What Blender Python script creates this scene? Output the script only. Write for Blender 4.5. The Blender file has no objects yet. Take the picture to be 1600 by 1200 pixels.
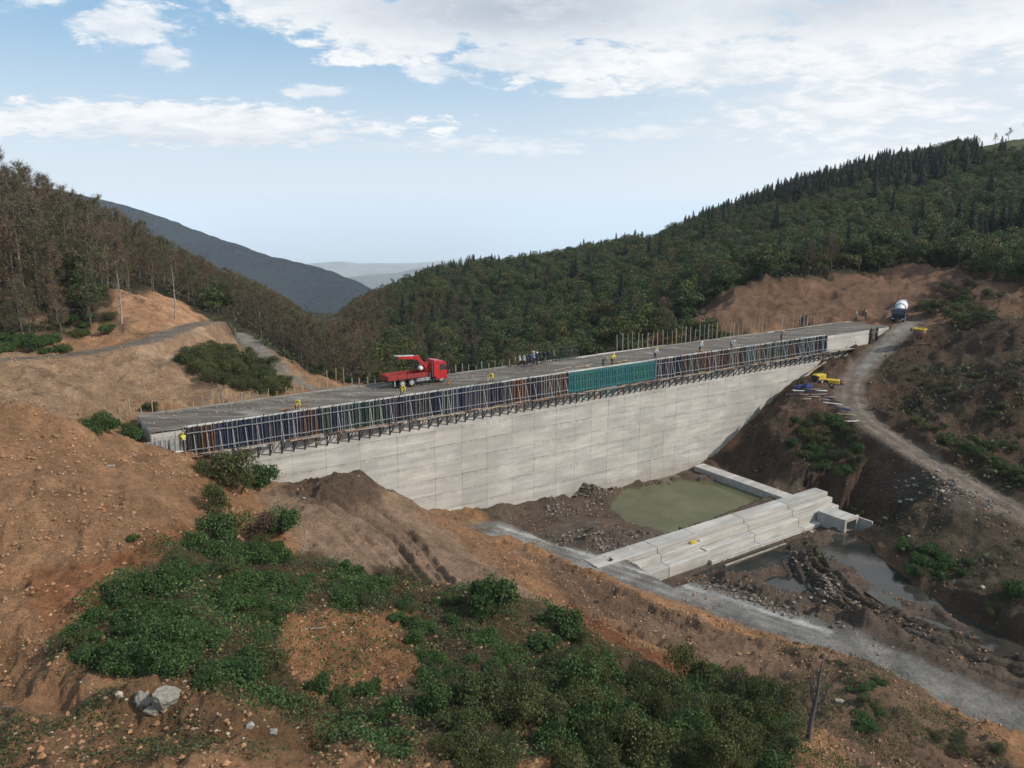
import bpy, math, random
import numpy as np
from mathutils import Vector, Matrix

random.seed(7); rng = np.random.default_rng(7)
R = math.radians
SC = bpy.context.scene
COL = SC.collection

# ------------------------------------------------------------------ camera
FPX, PITCH, CAMZ = 1230.0, R(12.6), 20.0
cam = bpy.data.cameras.new('camera'); camo = bpy.data.objects.new('camera', cam); COL.objects.link(camo)
cam.sensor_width = 36; cam.lens = FPX / 1600 * 36; cam.clip_end = 300000; cam.clip_start = .5
camo.location = (0, 0, CAMZ); camo.rotation_euler = (R(90) - PITCH, 0, 0)
SC.camera = camo

# ------------------------------------------------------------------ light, sky, exposure
SUN_EL, SUN_AZ = 36.0, 106.0          # azimuth clockwise from +Y
SUN_DIR = Vector((math.sin(R(SUN_AZ)) * math.cos(R(SUN_EL)), math.cos(R(SUN_AZ)) * math.cos(R(SUN_EL)), math.sin(R(SUN_EL))))
sun = bpy.data.lights.new('sun', 'SUN'); sun.energy = 3.9; sun.angle = R(.8); sun.color = (1, .93, .83)
suno = bpy.data.objects.new('sun', sun); COL.objects.link(suno)
suno.rotation_euler = (-SUN_DIR).to_track_quat('-Z', 'Y').to_euler()
SC.view_settings.view_transform = 'Standard'; SC.view_settings.look = 'None'
SC.view_settings.exposure = 0.03; SC.view_settings.gamma = 1.0; SC.view_settings.use_curve_mapping = False
SC.cycles.volume_step_rate = 1; SC.cycles.max_bounces = 6; SC.cycles.diffuse_bounces = 2
SC.cycles.volume_bounces = 5; SC.cycles.transparent_max_bounces = 6; SC.cycles.use_adaptive_sampling = True

world = bpy.data.worlds.new('World'); SC.world = world; world.use_nodes = True


class NT:
    """small helper over a node tree"""
    def __init__(s, tree): s.t = tree; s.n = tree.nodes; s.l = tree.links
    def node(s, typ, **kw):
        n = s.n.new(typ)
        for k, v in kw.items(): setattr(n, k, v)
        return n
    def put(s, sock, v):
        if v is None: return
        if hasattr(v, 'is_output') or isinstance(v, bpy.types.NodeSocket): s.l.new(v, sock)
        elif isinstance(v, tuple) and sock.type == 'RGBA' and len(v) == 3: sock.default_value = (*v, 1)
        else: sock.default_value = v
    def m(s, op, a, b=None, c=None, clamp=False):
        n = s.node('ShaderNodeMath', operation=op, use_clamp=clamp)
        for i, v in enumerate((a, b, c)): s.put(n.inputs[i], v) if v is not None else None
        return n.outputs[0]
    def mix(s, f, a, b, blend='MIX'):
        n = s.node('ShaderNodeMix', data_type='RGBA', blend_type=blend)
        s.put(n.inputs[0], f); s.put(n.inputs[6], a); s.put(n.inputs[7], b)
        return n.outputs[2]
    def noise(s, vec, scale, detail=4, rough=.55, dist=0, typ='FBM'):
        n = s.node('ShaderNodeTexNoise'); n.noise_type = typ
        s.put(n.inputs['Vector'], vec); n.inputs['Scale'].default_value = scale
        n.inputs['Detail'].default_value = detail; n.inputs['Roughness'].default_value = rough; n.inputs['Distortion'].default_value = dist
        return n.outputs[0]
    def ramp(s, f, stops, interp='LINEAR'):
        n = s.node('ShaderNodeValToRGB'); cr = n.color_ramp; cr.interpolation = interp
        while len(cr.elements) < len(stops): cr.elements.new(.5)
        for e, (p, c) in zip(cr.elements, stops):
            e.position = p; e.color = (*c, 1) if isinstance(c, tuple) else (c, c, c, 1)
        s.put(n.inputs[0], f); return n.outputs[0]
    def step(s, v, lo, hi, a=0.0, b=1.0):
        n = s.node('ShaderNodeMapRange', interpolation_type='SMOOTHSTEP')
        s.put(n.inputs[0], v); s.put(n.inputs[1], lo); s.put(n.inputs[2], hi); n.inputs[3].default_value = a; n.inputs[4].default_value = b
        return n.outputs[0]
    def scale(s, vec, v):
        n = s.node('ShaderNodeMapping'); s.put(n.inputs['Vector'], vec); n.inputs['Scale'].default_value = v
        return n.outputs[0]


def build_sky():
    w = NT(world.node_tree)
    for n in list(w.n): w.n.remove(n)
    out = w.node('ShaderNodeOutputWorld'); bg = w.node('ShaderNodeBackground')
    tc = w.node('ShaderNodeTexCoord').outputs['Generated']
    sky = w.node('ShaderNodeTexSky'); sky.sky_type = 'NISHITA'; sky.sun_disc = False
    sky.sun_elevation = R(SUN_EL); sky.sun_rotation = R(SUN_AZ); sky.altitude = 1500; sky.air_density = 1.0; sky.dust_density = 2.2; sky.ozone_density = 1.6
    sep = w.node('ShaderNodeSeparateXYZ'); w.l.new(tc, sep.inputs[0]); X, Y, Z = sep.outputs
    zc = w.m('MAXIMUM', Z, 0.0)
    den = w.m('ADD', zc, .20)
    cp = w.node('ShaderNodeCombineXYZ'); w.l.new(w.m('DIVIDE', X, den), cp.inputs[0]); w.l.new(w.m('DIVIDE', Y, den), cp.inputs[1])
    P2 = cp.outputs[0]
    n1 = w.noise(P2, 2.1, 8, .58, .3)
    n2 = w.noise(P2, 8.5, 10, .66, .2)
    n3 = w.noise(P2, .42, 3, .5)
    az = w.m('MULTIPLY', w.m('ARCTAN2', X, Y), 57.29578); el = w.m('MULTIPLY', w.m('ARCSINE', Z), 57.29578)
    wob = w.m('ADD', w.m('MULTIPLY', w.m('SUBTRACT', n1, .5), 1.35), w.m('MULTIPLY', w.m('SUBTRACT', n2, .5), 1.9))
    def blob(a, e, ra, re, k=1.0, edge=.55):      # one cloud bank at azimuth a, elevation e (degrees)
        da = w.m('DIVIDE', w.m('SUBTRACT', az, a), ra); de = w.m('DIVIDE', w.m('SUBTRACT', el, e), re)
        d = w.m('SQRT', w.m('ADD', w.m('MULTIPLY', da, da), w.m('MULTIPLY', de, de)))
        v = w.m('ADD', w.m('SUBTRACT', 1.0, d), wob)
        return w.m('MULTIPLY', w.step(v, 0.0, edge), k)
    banks = [(-21, 5.3, 17, 1.45, 1, .35), (-3, 4.2, 10, .8, .6, .8), (-30, 12.6, 4.5, 1.6, .95, .5), (-24.5, 10.9, 3.6, 1.5, .9, .45), (-22.5, 9.2, 2.2, .9, .8, .5), (-37, 12.6, 5, 2.2, .95, .5), (-13.5, 7.6, 2.8, .5, .8, .45), (-14, 13.0, 8, 2.3, 1, .4), (-7, 11.4, 8, 2.3, 1, .35), (-1, 12.4, 15, 3.2, 1, .4), (1.5, 9.8, 9, 1.8, 1, .35), (-5, 9.0, 3, .7, .85, .4), (5.2, 7.9, 2.8, .8, 1, .4),
             (12, 12.3, 14, 4.0, 1, .5), (14, 9.4, 9, 2.8, .95, .5), (24, 10.2, 14, 4.6, 1, .6), (34, 11, 12, 6, 1, .8), (22, 6.4, 12, 2.8, .9, .8), (10.5, 5.0, 8, .6, .6, .6), (28, 3.6, 12, 2.6, .8, .9), (0, 21, 30, 6, .95, .7), (30, 22, 20, 8, .9, .7)]
    acc = None
    for b in banks:
        v = blob(*b); acc = v if acc is None else w.m('MAXIMUM', acc, v)
    gen = w.m('MULTIPLY', w.step(w.m('ADD', n1, w.m('MULTIPLY', w.m('SUBTRACT', n3, .5), .6)), .5, .68), w.step(el, 19.0, 30.0))
    cover = w.m('MAXIMUM', acc, gen)
    # cloud tone: grey undersides where thick, white where thin and at the rims
    thick = blob(0, 12.9, 16, 2.6, 1.0, .8); thick2 = blob(0, 21, 34, 6.5, .9, 1.0); thick3 = blob(-20, 4.2, 15, .8, .45, .9); thick4 = blob(22, 12.4, 14, 2.4, .7, 1.0)
    th = w.m('MAXIMUM', w.m('MAXIMUM', thick, thick2), w.m('MAXIMUM', thick3, thick4))
    soft = w.step(w.m('ADD', n2, w.m('MULTIPLY', w.m('SUBTRACT', n1, .5), .9)), .3, .7)
    white = w.mix(soft, (.74, .80, .86), (.98, .99, 1.0))
    grey = w.mix(soft, (.42, .47, .57), (.62, .67, .75))
    ccol = w.mix(w.m('MULTIPLY', th, .85), white, grey)
    # haze towards the horizon, on top of the Nishita sky
    skyc = w.mix(1.0, sky.outputs[0], (.105, .105, .105), 'MULTIPLY')
    base = w.mix(.7, skyc, (.33, .58, .83))
    hz = w.step(el, -1.0, 12.5, 1.0, 0.0)
    base = w.mix(w.m('POWER', hz, .75), base, (.74, .83, .91))
    right = w.m('MULTIPLY', w.step(az, -4.0, 26.0), .55)
    base = w.mix(right, base, (.86, .90, .93))
    fin = w.mix(w.m('MULTIPLY', cover, w.step(el, 1.5, 4.5, .5, .97)), base, ccol)
    w.l.new(fin, bg.inputs[0]); bg.inputs[1].default_value = 1.0
    w.l.new(bg.outputs[0], out.inputs[0])
build_sky()

# ------------------------------------------------------------------ rays of the survey camera -> world points
def ray(px, py):
    u = (px - 800) / FPX; v = (600 - py) / FPX
    return (u, math.cos(PITCH) + v * math.sin(PITCH), -math.sin(PITCH) + v * math.cos(PITCH))
def P(px, py, d):
    r = ray(px, py); t = d / r[1]; return (r[0] * t, d, CAMZ + r[2] * t)
def PZ(px, py, z):
    r = ray(px, py); t = (z - CAMZ) / r[2]; return (r[0] * t, r[1] * t, z)
def proj(x, y, z):
    c, s = math.cos(PITCH), math.sin(PITCH); dz = z - CAMZ
    f = y * c - dz * s; up = y * s + dz * c
    return 800 + FPX * x / f, 600 - FPX * up / f

# dam frame: origin at the left end of the crest's front edge, E along the crest, N out of the face (towards the valley floor)
O0 = PZ(288, 670, 0); O1 = PZ(1290, 525, 0)
_dx, _dy = O1[0] - O0[0], O1[1] - O0[1]; _L = math.hypot(_dx, _dy)
EX, EY = _dx / _L, _dy / _L; NX, NY = EY, -EX
DAM_ANG = math.atan2(EY, EX)
def D(s, n, z=0.0): return (O0[0] + EX * s + NX * n, O0[1] + EY * s + NY * n, z)
def toD(x, y): return (x - O0[0]) * EX + (y - O0[1]) * EY, (x - O0[0]) * NX + (y - O0[1]) * NY
def sx(px, z=0.0, n=0.0):          # s along the crest front edge under photo column px
    r = ray(px, 600); a = r[0] / r[1]                    # iterate because columns are not vertical planes exactly
    s = 50.0
    for _ in range(40):
        q = D(s, n, z); e = proj(*q)[0] - px; q2 = D(s + .1, n, z); de = (proj(*q2)[0] - proj(*q)[0]) / .1; s -= e / de
    return s
def PF(px, py, n=0.0):             # point on the dam face plane
    r = ray(px, py); a = r[0] * NX + r[1] * NY; b = O0[0] * NX + O0[1] * NY + n
    t = b / a; return (r[0] * t, r[1] * t, CAMZ + r[2] * t)
S_END = sx(1383)
CW = 7.6                            # crest width

# ------------------------------------------------------------------ numpy noise
_T = rng.random((256, 256))
def vnoise(x, y):
    xi = np.floor(x).astype(int); yi = np.floor(y).astype(int); fx = x - xi; fy = y - yi
    fx = fx * fx * fx * (fx * (fx * 6 - 15) + 10); fy = fy * fy * fy * (fy * (fy * 6 - 15) + 10)
    a = _T[xi & 255, yi & 255]; b = _T[(xi + 1) & 255, yi & 255]; c = _T[xi & 255, (yi + 1) & 255]; d = _T[(xi + 1) & 255, (yi + 1) & 255]
    return (a + (b - a) * fx) * (1 - fy) + (c + (d - c) * fx) * fy
def fbm(x, y, sc, octv=5, gain=.5, seed=0):
    v = 0; a = 1; t = 0; x = x / sc + seed * 17.3; y = y / sc - seed * 9.1
    for i in range(octv):
        v = v + a * (vnoise(x, y) - .5); t += a; a *= gain
        x, y = x * 1.79 + y * .93 + 5.1, -x * .93 + y * 1.79 + 3.7
    return v / t * 2
def ridged(x, y, sc, octv=4, seed=0):
    v = 0; a = 1; t = 0; x = x / sc + seed * 7.3; y = y / sc + seed * 3.9
    for i in range(octv):
        v = v + a * (1 - np.abs(vnoise(x, y) * 2 - 1)); t += a; a *= .5
        x, y = x * 1.79 + y * .93 + 5.1, -x * .93 + y * 1.79 + 3.7
    return v / t
def smooth(e0, e1, x):
    t = np.clip((x - e0) / (e1 - e0), 0, 1); return t * t * (3 - 2 * t)

# ------------------------------------------------------------------ terrain control points
CP = []
def cp(*rows):
    for r in rows: CP.append(P(*r))
cp((0,1200,27),(0,1100,32),(0,1000,37),(0,900,43),(0,800,48),(0,700,54),(0,640,58),
   (-300,1200,28),(-300,900,44),(-300,700,56),(-300,620,64),
   (150,1200,26.5),(150,1100,31),(150,1000,37),(150,900,43.5),(150,800,50),(150,720,56.5),(120,668,61),
   (300,1200,26),(300,1130,28.5),(300,1060,32),(300,1000,36),(300,920,42),(290,850,49),(280,780,56),(270,715,63),(200,688,63),(310,722,66),
   (330,800,58),(345,850,53.5),(380,880,51),(380,800,62),(350,745,66),
   (450,1200,27),(450,1100,33),(450,1000,40),(450,930,47),(440,850,57),(430,790,64),(410,762,68),
   (530,752,71),(560,752,71.5),(490,762,69),(590,758,72),(620,772,72),(560,800,66),(620,800,68),(650,790,73),(600,850,62),(540,870,58),(680,900,58),(720,830,72),(760,880,67),
   (600,950,49),(600,1030,41),(600,1100,35),(600,1200,28.5),
   (700,960,51),(760,940,52),(850,940,57),(820,900,66),(760,1030,43),(800,1100,37),(800,1200,30.5),
   (900,960,60),(900,1050,46),(1000,1000,57),(1000,1100,43),(1000,1200,34),(1100,1040,54),(1100,1120,44),(1200,1080,51),(1200,1200,37),
   (1260,1160,40),(1400,1100,48.5),(1400,1200,41),(1500,1150,48),(1500,1200,43.5),(1600,1200,45),(1800,1250,44),(1330,1050,55))
for a in ((790,832,-15.6),(900,872,-16.0),(1000,905,-16.3),(1100,935,-16.7),(1200,968,-17.0),(1350,1015,-17.3),(1500,1085,-17.6),(1600,1130,-17.8),(1750,1200,-18),
          (860,820,-15.9),(930,840,-16.2),(800,815,-15.4),(700,815,-14.6),(1000,780,-16.6),(1100,770,-16.8),(1150,770,-16.8),(1050,800,-17),(900,800,-15.9),
          (1200,870,-18.2),(1250,850,-18),(1230,920,-18.3),(1300,900,-18.2),(1350,900,-18.8),(1400,950,-18.8),(1330,960,-17.6),(1420,990,-17.6),(1500,1000,-18.6),(1600,1020,-18.8),(1600,1060,-18),(1750,1100,-18.8),
          (1370,842,-17.9),(1345,820,-18),(1450,915,-17.9),(1520,965,-17.9),(1600,1000,-17.9)): CP.append(PZ(*a))
for a in ((415,760),(480,765),(560,785),(650,798),(740,800),(820,796),(900,785),(1010,762),(1090,732),(1112,712),(1130,702),(1170,665),(1205,632),(1235,600),(1262,585),(1290,572),(1340,550),(1385,530)): CP.append(PF(*a, n=.6))
ROAD_R = [(1425,503,0),(1405,518,-.3),(1378,545,-2.5),(1340,585,-5.4),(1328,612,-6.8),(1345,650,-8.6),(1420,702,-10.8),(1500,748,-12.4),(1600,808,-14),(1720,880,-15.2)]
for a in ROAD_R: CP.append(PZ(*a))
cp((1280,600,116),(1240,606,116.5),(1300,640,111),(1290,690,104),(1200,650,108),(1230,720,103),(1150,722,109),(1190,742,105),(1300,745,98),(1250,757,98),(1340,705,101),(1400,748,94),(1450,772,89.5),
   (1380,792,90),(1400,850,82),(1450,800,86),(1500,850,80),(1500,790,85.5),(1600,860,77),(1600,950,66),(1500,930,70),(1750,950,65),
   (1440,590,118),(1500,680,101),(1560,740,93),(1600,700,97),(1400,640,113),(1600,600,106),(1500,600,115),(1450,560,124),(1480,517,129),(1540,515,126),(1600,525,120),(1750,600,104),(1750,520,122),
   (1500,485,150),(1600,465,150),(1560,500,140),(1430,480,152),(1420,450,162),
   (1100,520,140),(1050,530,136),(1150,485,150),(1100,490,148),(1210,437,172),(1160,455,165),(1300,490,152),(1300,450,168),(1350,480,158),(1400,425,182),(1450,412,186),(1530,430,180),(1600,440,176),(1750,430,175),
   (1600,380,205),(1400,380,225),(1200,410,225),(1050,480,190),(1000,520,178),(1000,460,240),(900,535,190),(800,570,185),(800,500,255),(800,440,330),(800,425,400),(680,428,400),(680,480,290),(680,560,200),(600,470,330),(600,560,210),(560,500,320),
   (1000,388,430),(1100,354,440),(1200,318,440),(1300,288,440),(1400,262,440),(1500,237,430),(1600,216,420),(1750,200,400),(1600,300,300),(1400,310,310),(1200,350,310),(1000,420,320),(1100,400,290),
   (0,545,92),(-300,545,90),(100,530,95),(180,512,103),(200,475,110),(240,475,114),(290,500,116),(330,505,120),(150,522,103),(0,450,112),(0,400,130),(0,340,155),(100,440,128),(100,380,160),(200,430,150),(200,405,175),(300,470,150),(300,445,185),(400,520,150),(400,490,200),(500,560,160),(500,540,220),(-300,380,130),(-300,330,160),
   (400,545,117),(440,560,112),(480,585,106),(505,606,100),(300,530,104),(350,560,98),(0,562,85),(150,548,94),(230,533,99),(100,556,88),(0,600,72),(100,600,76),(200,600,82),(300,600,87),(400,602,93),(450,620,90),(200,640,77),(120,640,70),(60,640,66),(170,668,70),(300,640,80))
for q in ((-26, 95, -2.5), (-18, 100, -6), (-5, 112, -9), (-5, 140, -15), (15, 125, -9.5), (35, 138, -6), (25, 160, -12), (-22, 130, -14), (-32, 160, -20), (-40, 230, -27), (-60, 330, -34), (-55, 420, -45),
          (0, 520, -30), (150, 560, -5), (300, 560, 45), (420, 560, 60), (-150, 260, 2), (-220, 300, 15), (-250, 150, 45), (-300, 250, 55), (-90, 420, -38), (-60, 700, -130), (-300, 600, -20), (200, 800, -60), (420, 800, 10),
          (260, 120, 20), (320, 220, 45), (-120, 60, 22), (-60, 20, 6), (60, 20, -8), (130, 60, -2), (150, 90, 6)): CP.append(q)
CP = np.array(CP, float)
def _kern(ax, ay, bx, by): return np.sqrt((ax[:, None] - bx[None]) ** 2 + (ay[:, None] - by[None]) ** 2 + 2.0 ** 2)
_n = len(CP); _A = np.zeros((_n + 3, _n + 3)); _A[:_n, :_n] = _kern(CP[:, 0], CP[:, 1], CP[:, 0], CP[:, 1]) - np.eye(_n) * .35
_A[:_n, _n] = 1; _A[:_n, _n + 1] = CP[:, 0]; _A[:_n, _n + 2] = CP[:, 1]; _A[_n:, :_n] = _A[:_n, _n:].T
_W = np.linalg.solve(_A, np.concatenate([CP[:, 2], np.zeros(3)]))
def base_h(x, y):
    x = np.asarray(x, float).ravel(); y = np.asarray(y, float).ravel(); out = np.empty(len(x))
    for i in range(0, len(x), 20000):
        a, b = x[i:i + 20000], y[i:i + 20000]
        out[i:i + 20000] = _kern(a, b, CP[:, 0], CP[:, 1]) @ _W[:_n] + _W[_n] + _W[_n + 1] * a + _W[_n + 2] * b
    return out
NC, NR1, NR2 = 780, 560, 260
PHI = np.concatenate([np.linspace(R(-60), R(-38), 40, endpoint=False), np.linspace(R(-38), R(38), NC - 80), np.linspace(R(38), R(60), 41)[1:]])
RR = np.concatenate([np.geomspace(15, 135, NR1, endpoint=False), np.geomspace(135, 1000, NR2)])
GX = np.sin(PHI)[None] * RR[:, None]; GY = np.cos(PHI)[None] * RR[:, None]; SH = GX.shape
# base surface on a coarse lattice then refined (smooth field)
cP = np.linspace(PHI[0], PHI[-1], 420); cR = np.concatenate([np.geomspace(15, 135, 300, endpoint=False), np.geomspace(135, 1000, 120)])
cH = base_h(np.sin(cP)[None] * cR[:, None], np.cos(cP)[None] * cR[:, None]).reshape(len(cR), len(cP))
def bil(arr, rs, ps, r, p):
    i = np.clip(np.interp(np.log(r), np.log(rs), np.arange(len(rs))), 0, len(rs) - 1.001); j = np.clip(np.interp(p, ps, np.arange(len(ps))), 0, len(ps) - 1.001)
    i0 = i.astype(int); j0 = j.astype(int); a = i - i0; b = j - j0
    return (arr[i0, j0] * (1 - a) + arr[i0 + 1, j0] * a) * (1 - b) + (arr[i0, j0 + 1] * (1 - a) + arr[i0 + 1, j0 + 1] * a) * b
X = GX.ravel(); Y = GY.ravel()
H = bil(cH, cR, cP, np.hypot(X, Y), np.arctan2(X, Y))

def seg_d(pts, X, Y, sel=None):
    """distance to a polyline and the parameter (index + fraction) of the nearest point"""
    best = np.full(len(X), 1e9); par = np.zeros(len(X))
    for k in range(len(pts) - 1):
        ax, ay = pts[k][:2]; bx, by = pts[k + 1][:2]; dx, dy = bx - ax, by - ay; l2 = dx * dx + dy * dy + 1e-9
        t = np.clip(((X - ax) * dx + (Y - ay) * dy) / l2, 0, 1); d = np.hypot(X - ax - t * dx, Y - ay - t * dy)
        m = d < best; best[m] = d[m]; par[m] = k + t[m]
    return best, par
def poly_sd(poly, X, Y):
    """signed distance, positive inside"""
    d, _ = seg_d(list(poly) + [poly[0]], X, Y); ins = np.zeros(len(X), bool); n = len(poly)
    for k in range(n):
        ax, ay = poly[k][:2]; bx, by = poly[(k + 1) % n][:2]
        c = (ay > Y) != (by > Y); xi = (bx - ax) * (Y - ay) / ((by - ay) if by != ay else 1e-9) + ax
        ins ^= c & (X < xi)
    return np.where(ins, d, -d)
def smooth_line(pts, n=6):
    pts = [np.array(p, float) for p in pts]; out = []
    for i in range(len(pts) - 1):
        p0 = pts[max(i - 1, 0)]; p1 = pts[i]; p2 = pts[i + 1]; p3 = pts[min(i + 2, len(pts) - 1)]
        for k in range(n):
            t = k / n; out.append(.5 * ((2 * p1) + (-p0 + p2) * t + (2 * p0 - 5 * p1 + 4 * p2 - p3) * t * t + (-p0 + 3 * p1 - 3 * p2 + p3) * t ** 3))
    out.append(pts[-1]); return [tuple(p) for p in out]
def near(pts, pad):
    a = np.array([p[:2] for p in pts]); return np.where((X > a[:, 0].min() - pad) & (X < a[:, 0].max() + pad) & (Y > a[:, 1].min() - pad) & (Y < a[:, 1].max() + pad))[0]

# broad roughness
rad = np.hypot(X, Y)
_l = smooth(-4, -14, X) * smooth(66, 74, Y) * smooth(130, 118, Y); H += _l * ((ridged(X * .8, Y, 7, 4, seed=17) - .62) * 2.5 + (ridged(X, Y, 2.6, 3, seed=18) - .6) * .5)
_e = smooth(30, 45, X) * smooth(215, 185, Y) * smooth(84, 92, Y); H += _e * ((ridged(X, Y, 13, 4, seed=15) - .6) * 4.2 + (ridged(X, Y, 4, 3, seed=16) - .6) * 1.6)
H += fbm(X, Y, 14, 4, seed=1) * .55 * smooth(20, 60, rad)
# rough, lumpy earth; calmer where machines have driven (handled by the road pass below)
_rg = ridged(X, Y, 5.5, 4, seed=2)
H += (_rg - .55) * 1.35 + fbm(X, Y, 2.2, 5, .65, seed=3) * .42 + fbm(X, Y, .8, 3, .7, seed=4) * .24 * smooth(140, 60, rad)

def ground_hit(px, py, zoff=0.0):
    """where the line through photo point (px,py) meets the terrain"""
    r = ray(px, py); l = math.hypot(r[0], r[1]); ph = math.atan2(r[0], r[1])
    ts = np.geomspace(15, 995, 3000); h = bil(H.reshape(SH), RR, PHI, ts, np.full(len(ts), ph)); z = CAMZ + r[2] / l * ts
    k = np.where(z < h + zoff)[0]
    t = ts[k[0]] if len(k) else 995
    return (math.sin(ph) * t, math.cos(ph) * t, float(bil(H.reshape(SH), RR, PHI, np.array([t]), np.array([ph]))[0]))
def hz(x, y): return float(bil(H.reshape(SH), RR, PHI, np.array([math.hypot(x, y)]), np.array([math.atan2(x, y)]))[0])
def hzv(x, y): return bil(H.reshape(SH), RR, PHI, np.hypot(x, y), np.arctan2(x, y))

def lump(cx, cy, h, r, rough=.4):
    i = near([(cx, cy)], r * 3); d = np.hypot(X[i] - cx, Y[i] - cy) / r
    H[i] += h * np.exp(-d * d) * (1 + rough * fbm(X[i], Y[i], r * .8, 3, .6, seed=11))
def berm(pts, h, r, rough=.5, seed=5):
    pts = smooth_line(pts, 4); i = near(pts, r * 3); d, _ = seg_d(pts, X[i], Y[i])
    d = d + fbm(X[i], Y[i], r * 2.2, 3, .5, seed) * r * .7
    H[i] += h * np.exp(-(d / r) ** 2) * (1 + rough * fbm(X[i], Y[i], r * 1.2, 4, .65, seed=seed + 1) * 1.6)
def road(pts, half, blend, keep=.12):
    pts = smooth_line(pts, 5); i = near(pts, half + blend); d, par = seg_d(pts, X[i], Y[i])
    zz = np.array([p[2] for p in pts]); zr = np.interp(par, np.arange(len(zz)), zz)
    w = 1 - smooth(half, half + blend, d + fbm(X[i], Y[i], 3, 3, seed=8) * .5)
    H[i] = H[i] * (1 - w) + (zr + fbm(X[i], Y[i], 2.5, 3, seed=9) * keep) * w
    return pts
def ruts(pts, gap, depth, wdt, ridge=.5):
    """two wheel tracks either side of a line"""
    pts = smooth_line(pts, 6); i = near(pts, gap + 2); d, par = seg_d(pts, X[i], Y[i]); q = np.abs(d - gap / 2)
    end = smooth(0, 1.5, par) * smooth(0, 1.5, len(pts) - 1 - par)
    H[i] += end * (-depth * np.exp(-(q / wdt) ** 2) + depth * ridge * np.exp(-((q - wdt * 1.9) / (wdt * .8)) ** 2)) * (1 + .5 * fbm(X[i], Y[i], 1.5, 3, seed=12))

PTS = lambda rows: [PZ(*r) for r in rows]
GPT = lambda rows: [ground_hit(*r) for r in rows]
# valley floor pieces
road(PTS([(770,828,-15.4),(840,850,-15.8),(930,880,-16.1),(1030,912,-16.4),(1130,944,-16.8),(1230,977,-17.0),(1330,1008,-17.3),(1430,1052,-17.5),(1540,1105,-17.7),(1650,1150,-17.9),(1800,1215,-18)]), 2.3, 1.6, .08)
WHITE_ROAD = smooth_line(PTS([(770,828,-15.4),(840,850,-15.8),(930,880,-16.1),(1030,912,-16.4),(1130,944,-16.8),(1230,977,-17.0),(1330,1008,-17.3),(1430,1052,-17.5),(1540,1105,-17.7),(1650,1150,-17.9),(1800,1215,-18)]), 5)
HAUL = road([PZ(*a) for a in ROAD_R], 2.0, 1.3, .12)
LEFT_ROAD = road(GPT([(-60,566),(0,562),(100,556),(160,547),(230,533),(290,512),(330,503)]), 1.9, 1.6, .1)
LEFT_TRACK = road(GPT([(330,503),(372,522),(400,545),(430,572),(460,592),(500,612)]), 1.7, 1.6, .15)
def basin(poly, bed, edge=1.6):
    poly2 = smooth_line(list(poly) + [poly[0]], 4)[:-1]; i = near(poly2, edge * 2); sd = poly_sd(poly2, X[i], Y[i]) + fbm(X[i], Y[i], 1.6, 3, seed=14) * .45
    w = smooth(-edge * .5, edge * .7, sd); H[i] = np.minimum(H[i], H[i] * (1 - w) + bed * w)
    return poly2
POOL_Z, RIVER_Z = -17.05, -18.45
pool_px = [(948,800),(958,772),(1000,757),(1070,750),(1130,757),(1200,776),(1180,790),(1050,832),(985,824)]
basin([PZ(a, b, POOL_Z) for a, b in pool_px], POOL_Z - .7)
# flat silt around the pool
i = near([PZ(820,830,-16.4), PZ(1200,750,-16.4)], 6); fl = poly_sd([PZ(a, b, -16.5) for a, b in ((770,815),(900,778),(1010,752),(1100,735),(1240,775),(1100,830),(940,868),(860,858))], X[i], Y[i])
w = smooth(-.5, 1.5, fl); H[i] = H[i] * (1 - w) + np.minimum(-16.55 + fbm(X[i], Y[i], 3, 4, seed=21) * .16, np.where(H[i] < -17.3, H[i], 9)) * w
basin([PZ(a, b, RIVER_Z) for a, b in ((1300,838),(1345,838),(1375,868),(1440,920),(1520,966),(1600,1005),(1800,1095),(1800,1112),(1600,1022),(1510,978),(1440,948),(1385,920),(1340,890),(1310,865))], RIVER_Z - .5, 1.2)
basin([PZ(a, b, RIVER_Z) for a, b in ((1105,893),(1200,862),(1245,858),(1240,872),(1190,892),(1140,905))], RIVER_Z - .4, .8)
basin([PZ(a, b, RIVER_Z) for a, b in ((1185,908),(1210,900),(1250,905),(1275,925),(1245,932),(1200,922))], RIVER_Z - .4, .8)
# heaps and berms on the floor
for px, py, h, r in ((862,795,1.0,1.7),(890,788,1.1,1.5),(915,772,1.5,1.7),(938,778,.9,1.2),(965,765,.9,1.1),(1000,752,.8,1.0),(1045,748,1.0,1.4),(1020,750,.6,1.2),(1145,772,.8,.9),(1172,779,.3,.8),(830,800,.5,1.5)):
    q = PZ(px, py, -16.5); lump(q[0], q[1], h * .85, r * 1.15, .6)
for px, py, h, r in ((920,845,.5,1.6),(960,838,.5,1.5),(1000,830,.45,1.3),(930,832,.4,1.2),(880,812,.3,1.4)):
    q = PZ(px, py, -16.5); lump(q[0], q[1], h, r, 1.5)
berm([PZ(a, b, -17.3) for a, b in ((1000,889),(1050,896),(1110,912),(1180,932),(1260,956),(1330,974),(1385,985))], 1.15, 1.1, .7)
berm([PZ(a, b, -18.2) for a, b in ((1250,872),(1258,892),(1280,918),(1330,950),(1400,975),(1500,1010),(1600,1045))], .25, 1.2, .3, 31)
CURL = [[PZ(a, b, -18.0) for a, b in ((1262,845),(1268,870),(1300,905),(1355,940),(1430,970),(1530,1005),(1650,1045))], [PZ(a, b, -18.0) for a, b in ((1238,845),(1240,875),(1275,925),(1345,965),(1430,998),(1540,1035),(1650,1075))]]
for _c in CURL: ruts(_c, 1.3, .42, .26, .9)
ruts([PZ(a, b, -18.0) for a, b in ((1245,838),(1252,872),(1290,915),(1350,955),(1430,985),(1530,1020),(1650,1060))], 2.1, .12, .34, .8)
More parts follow.
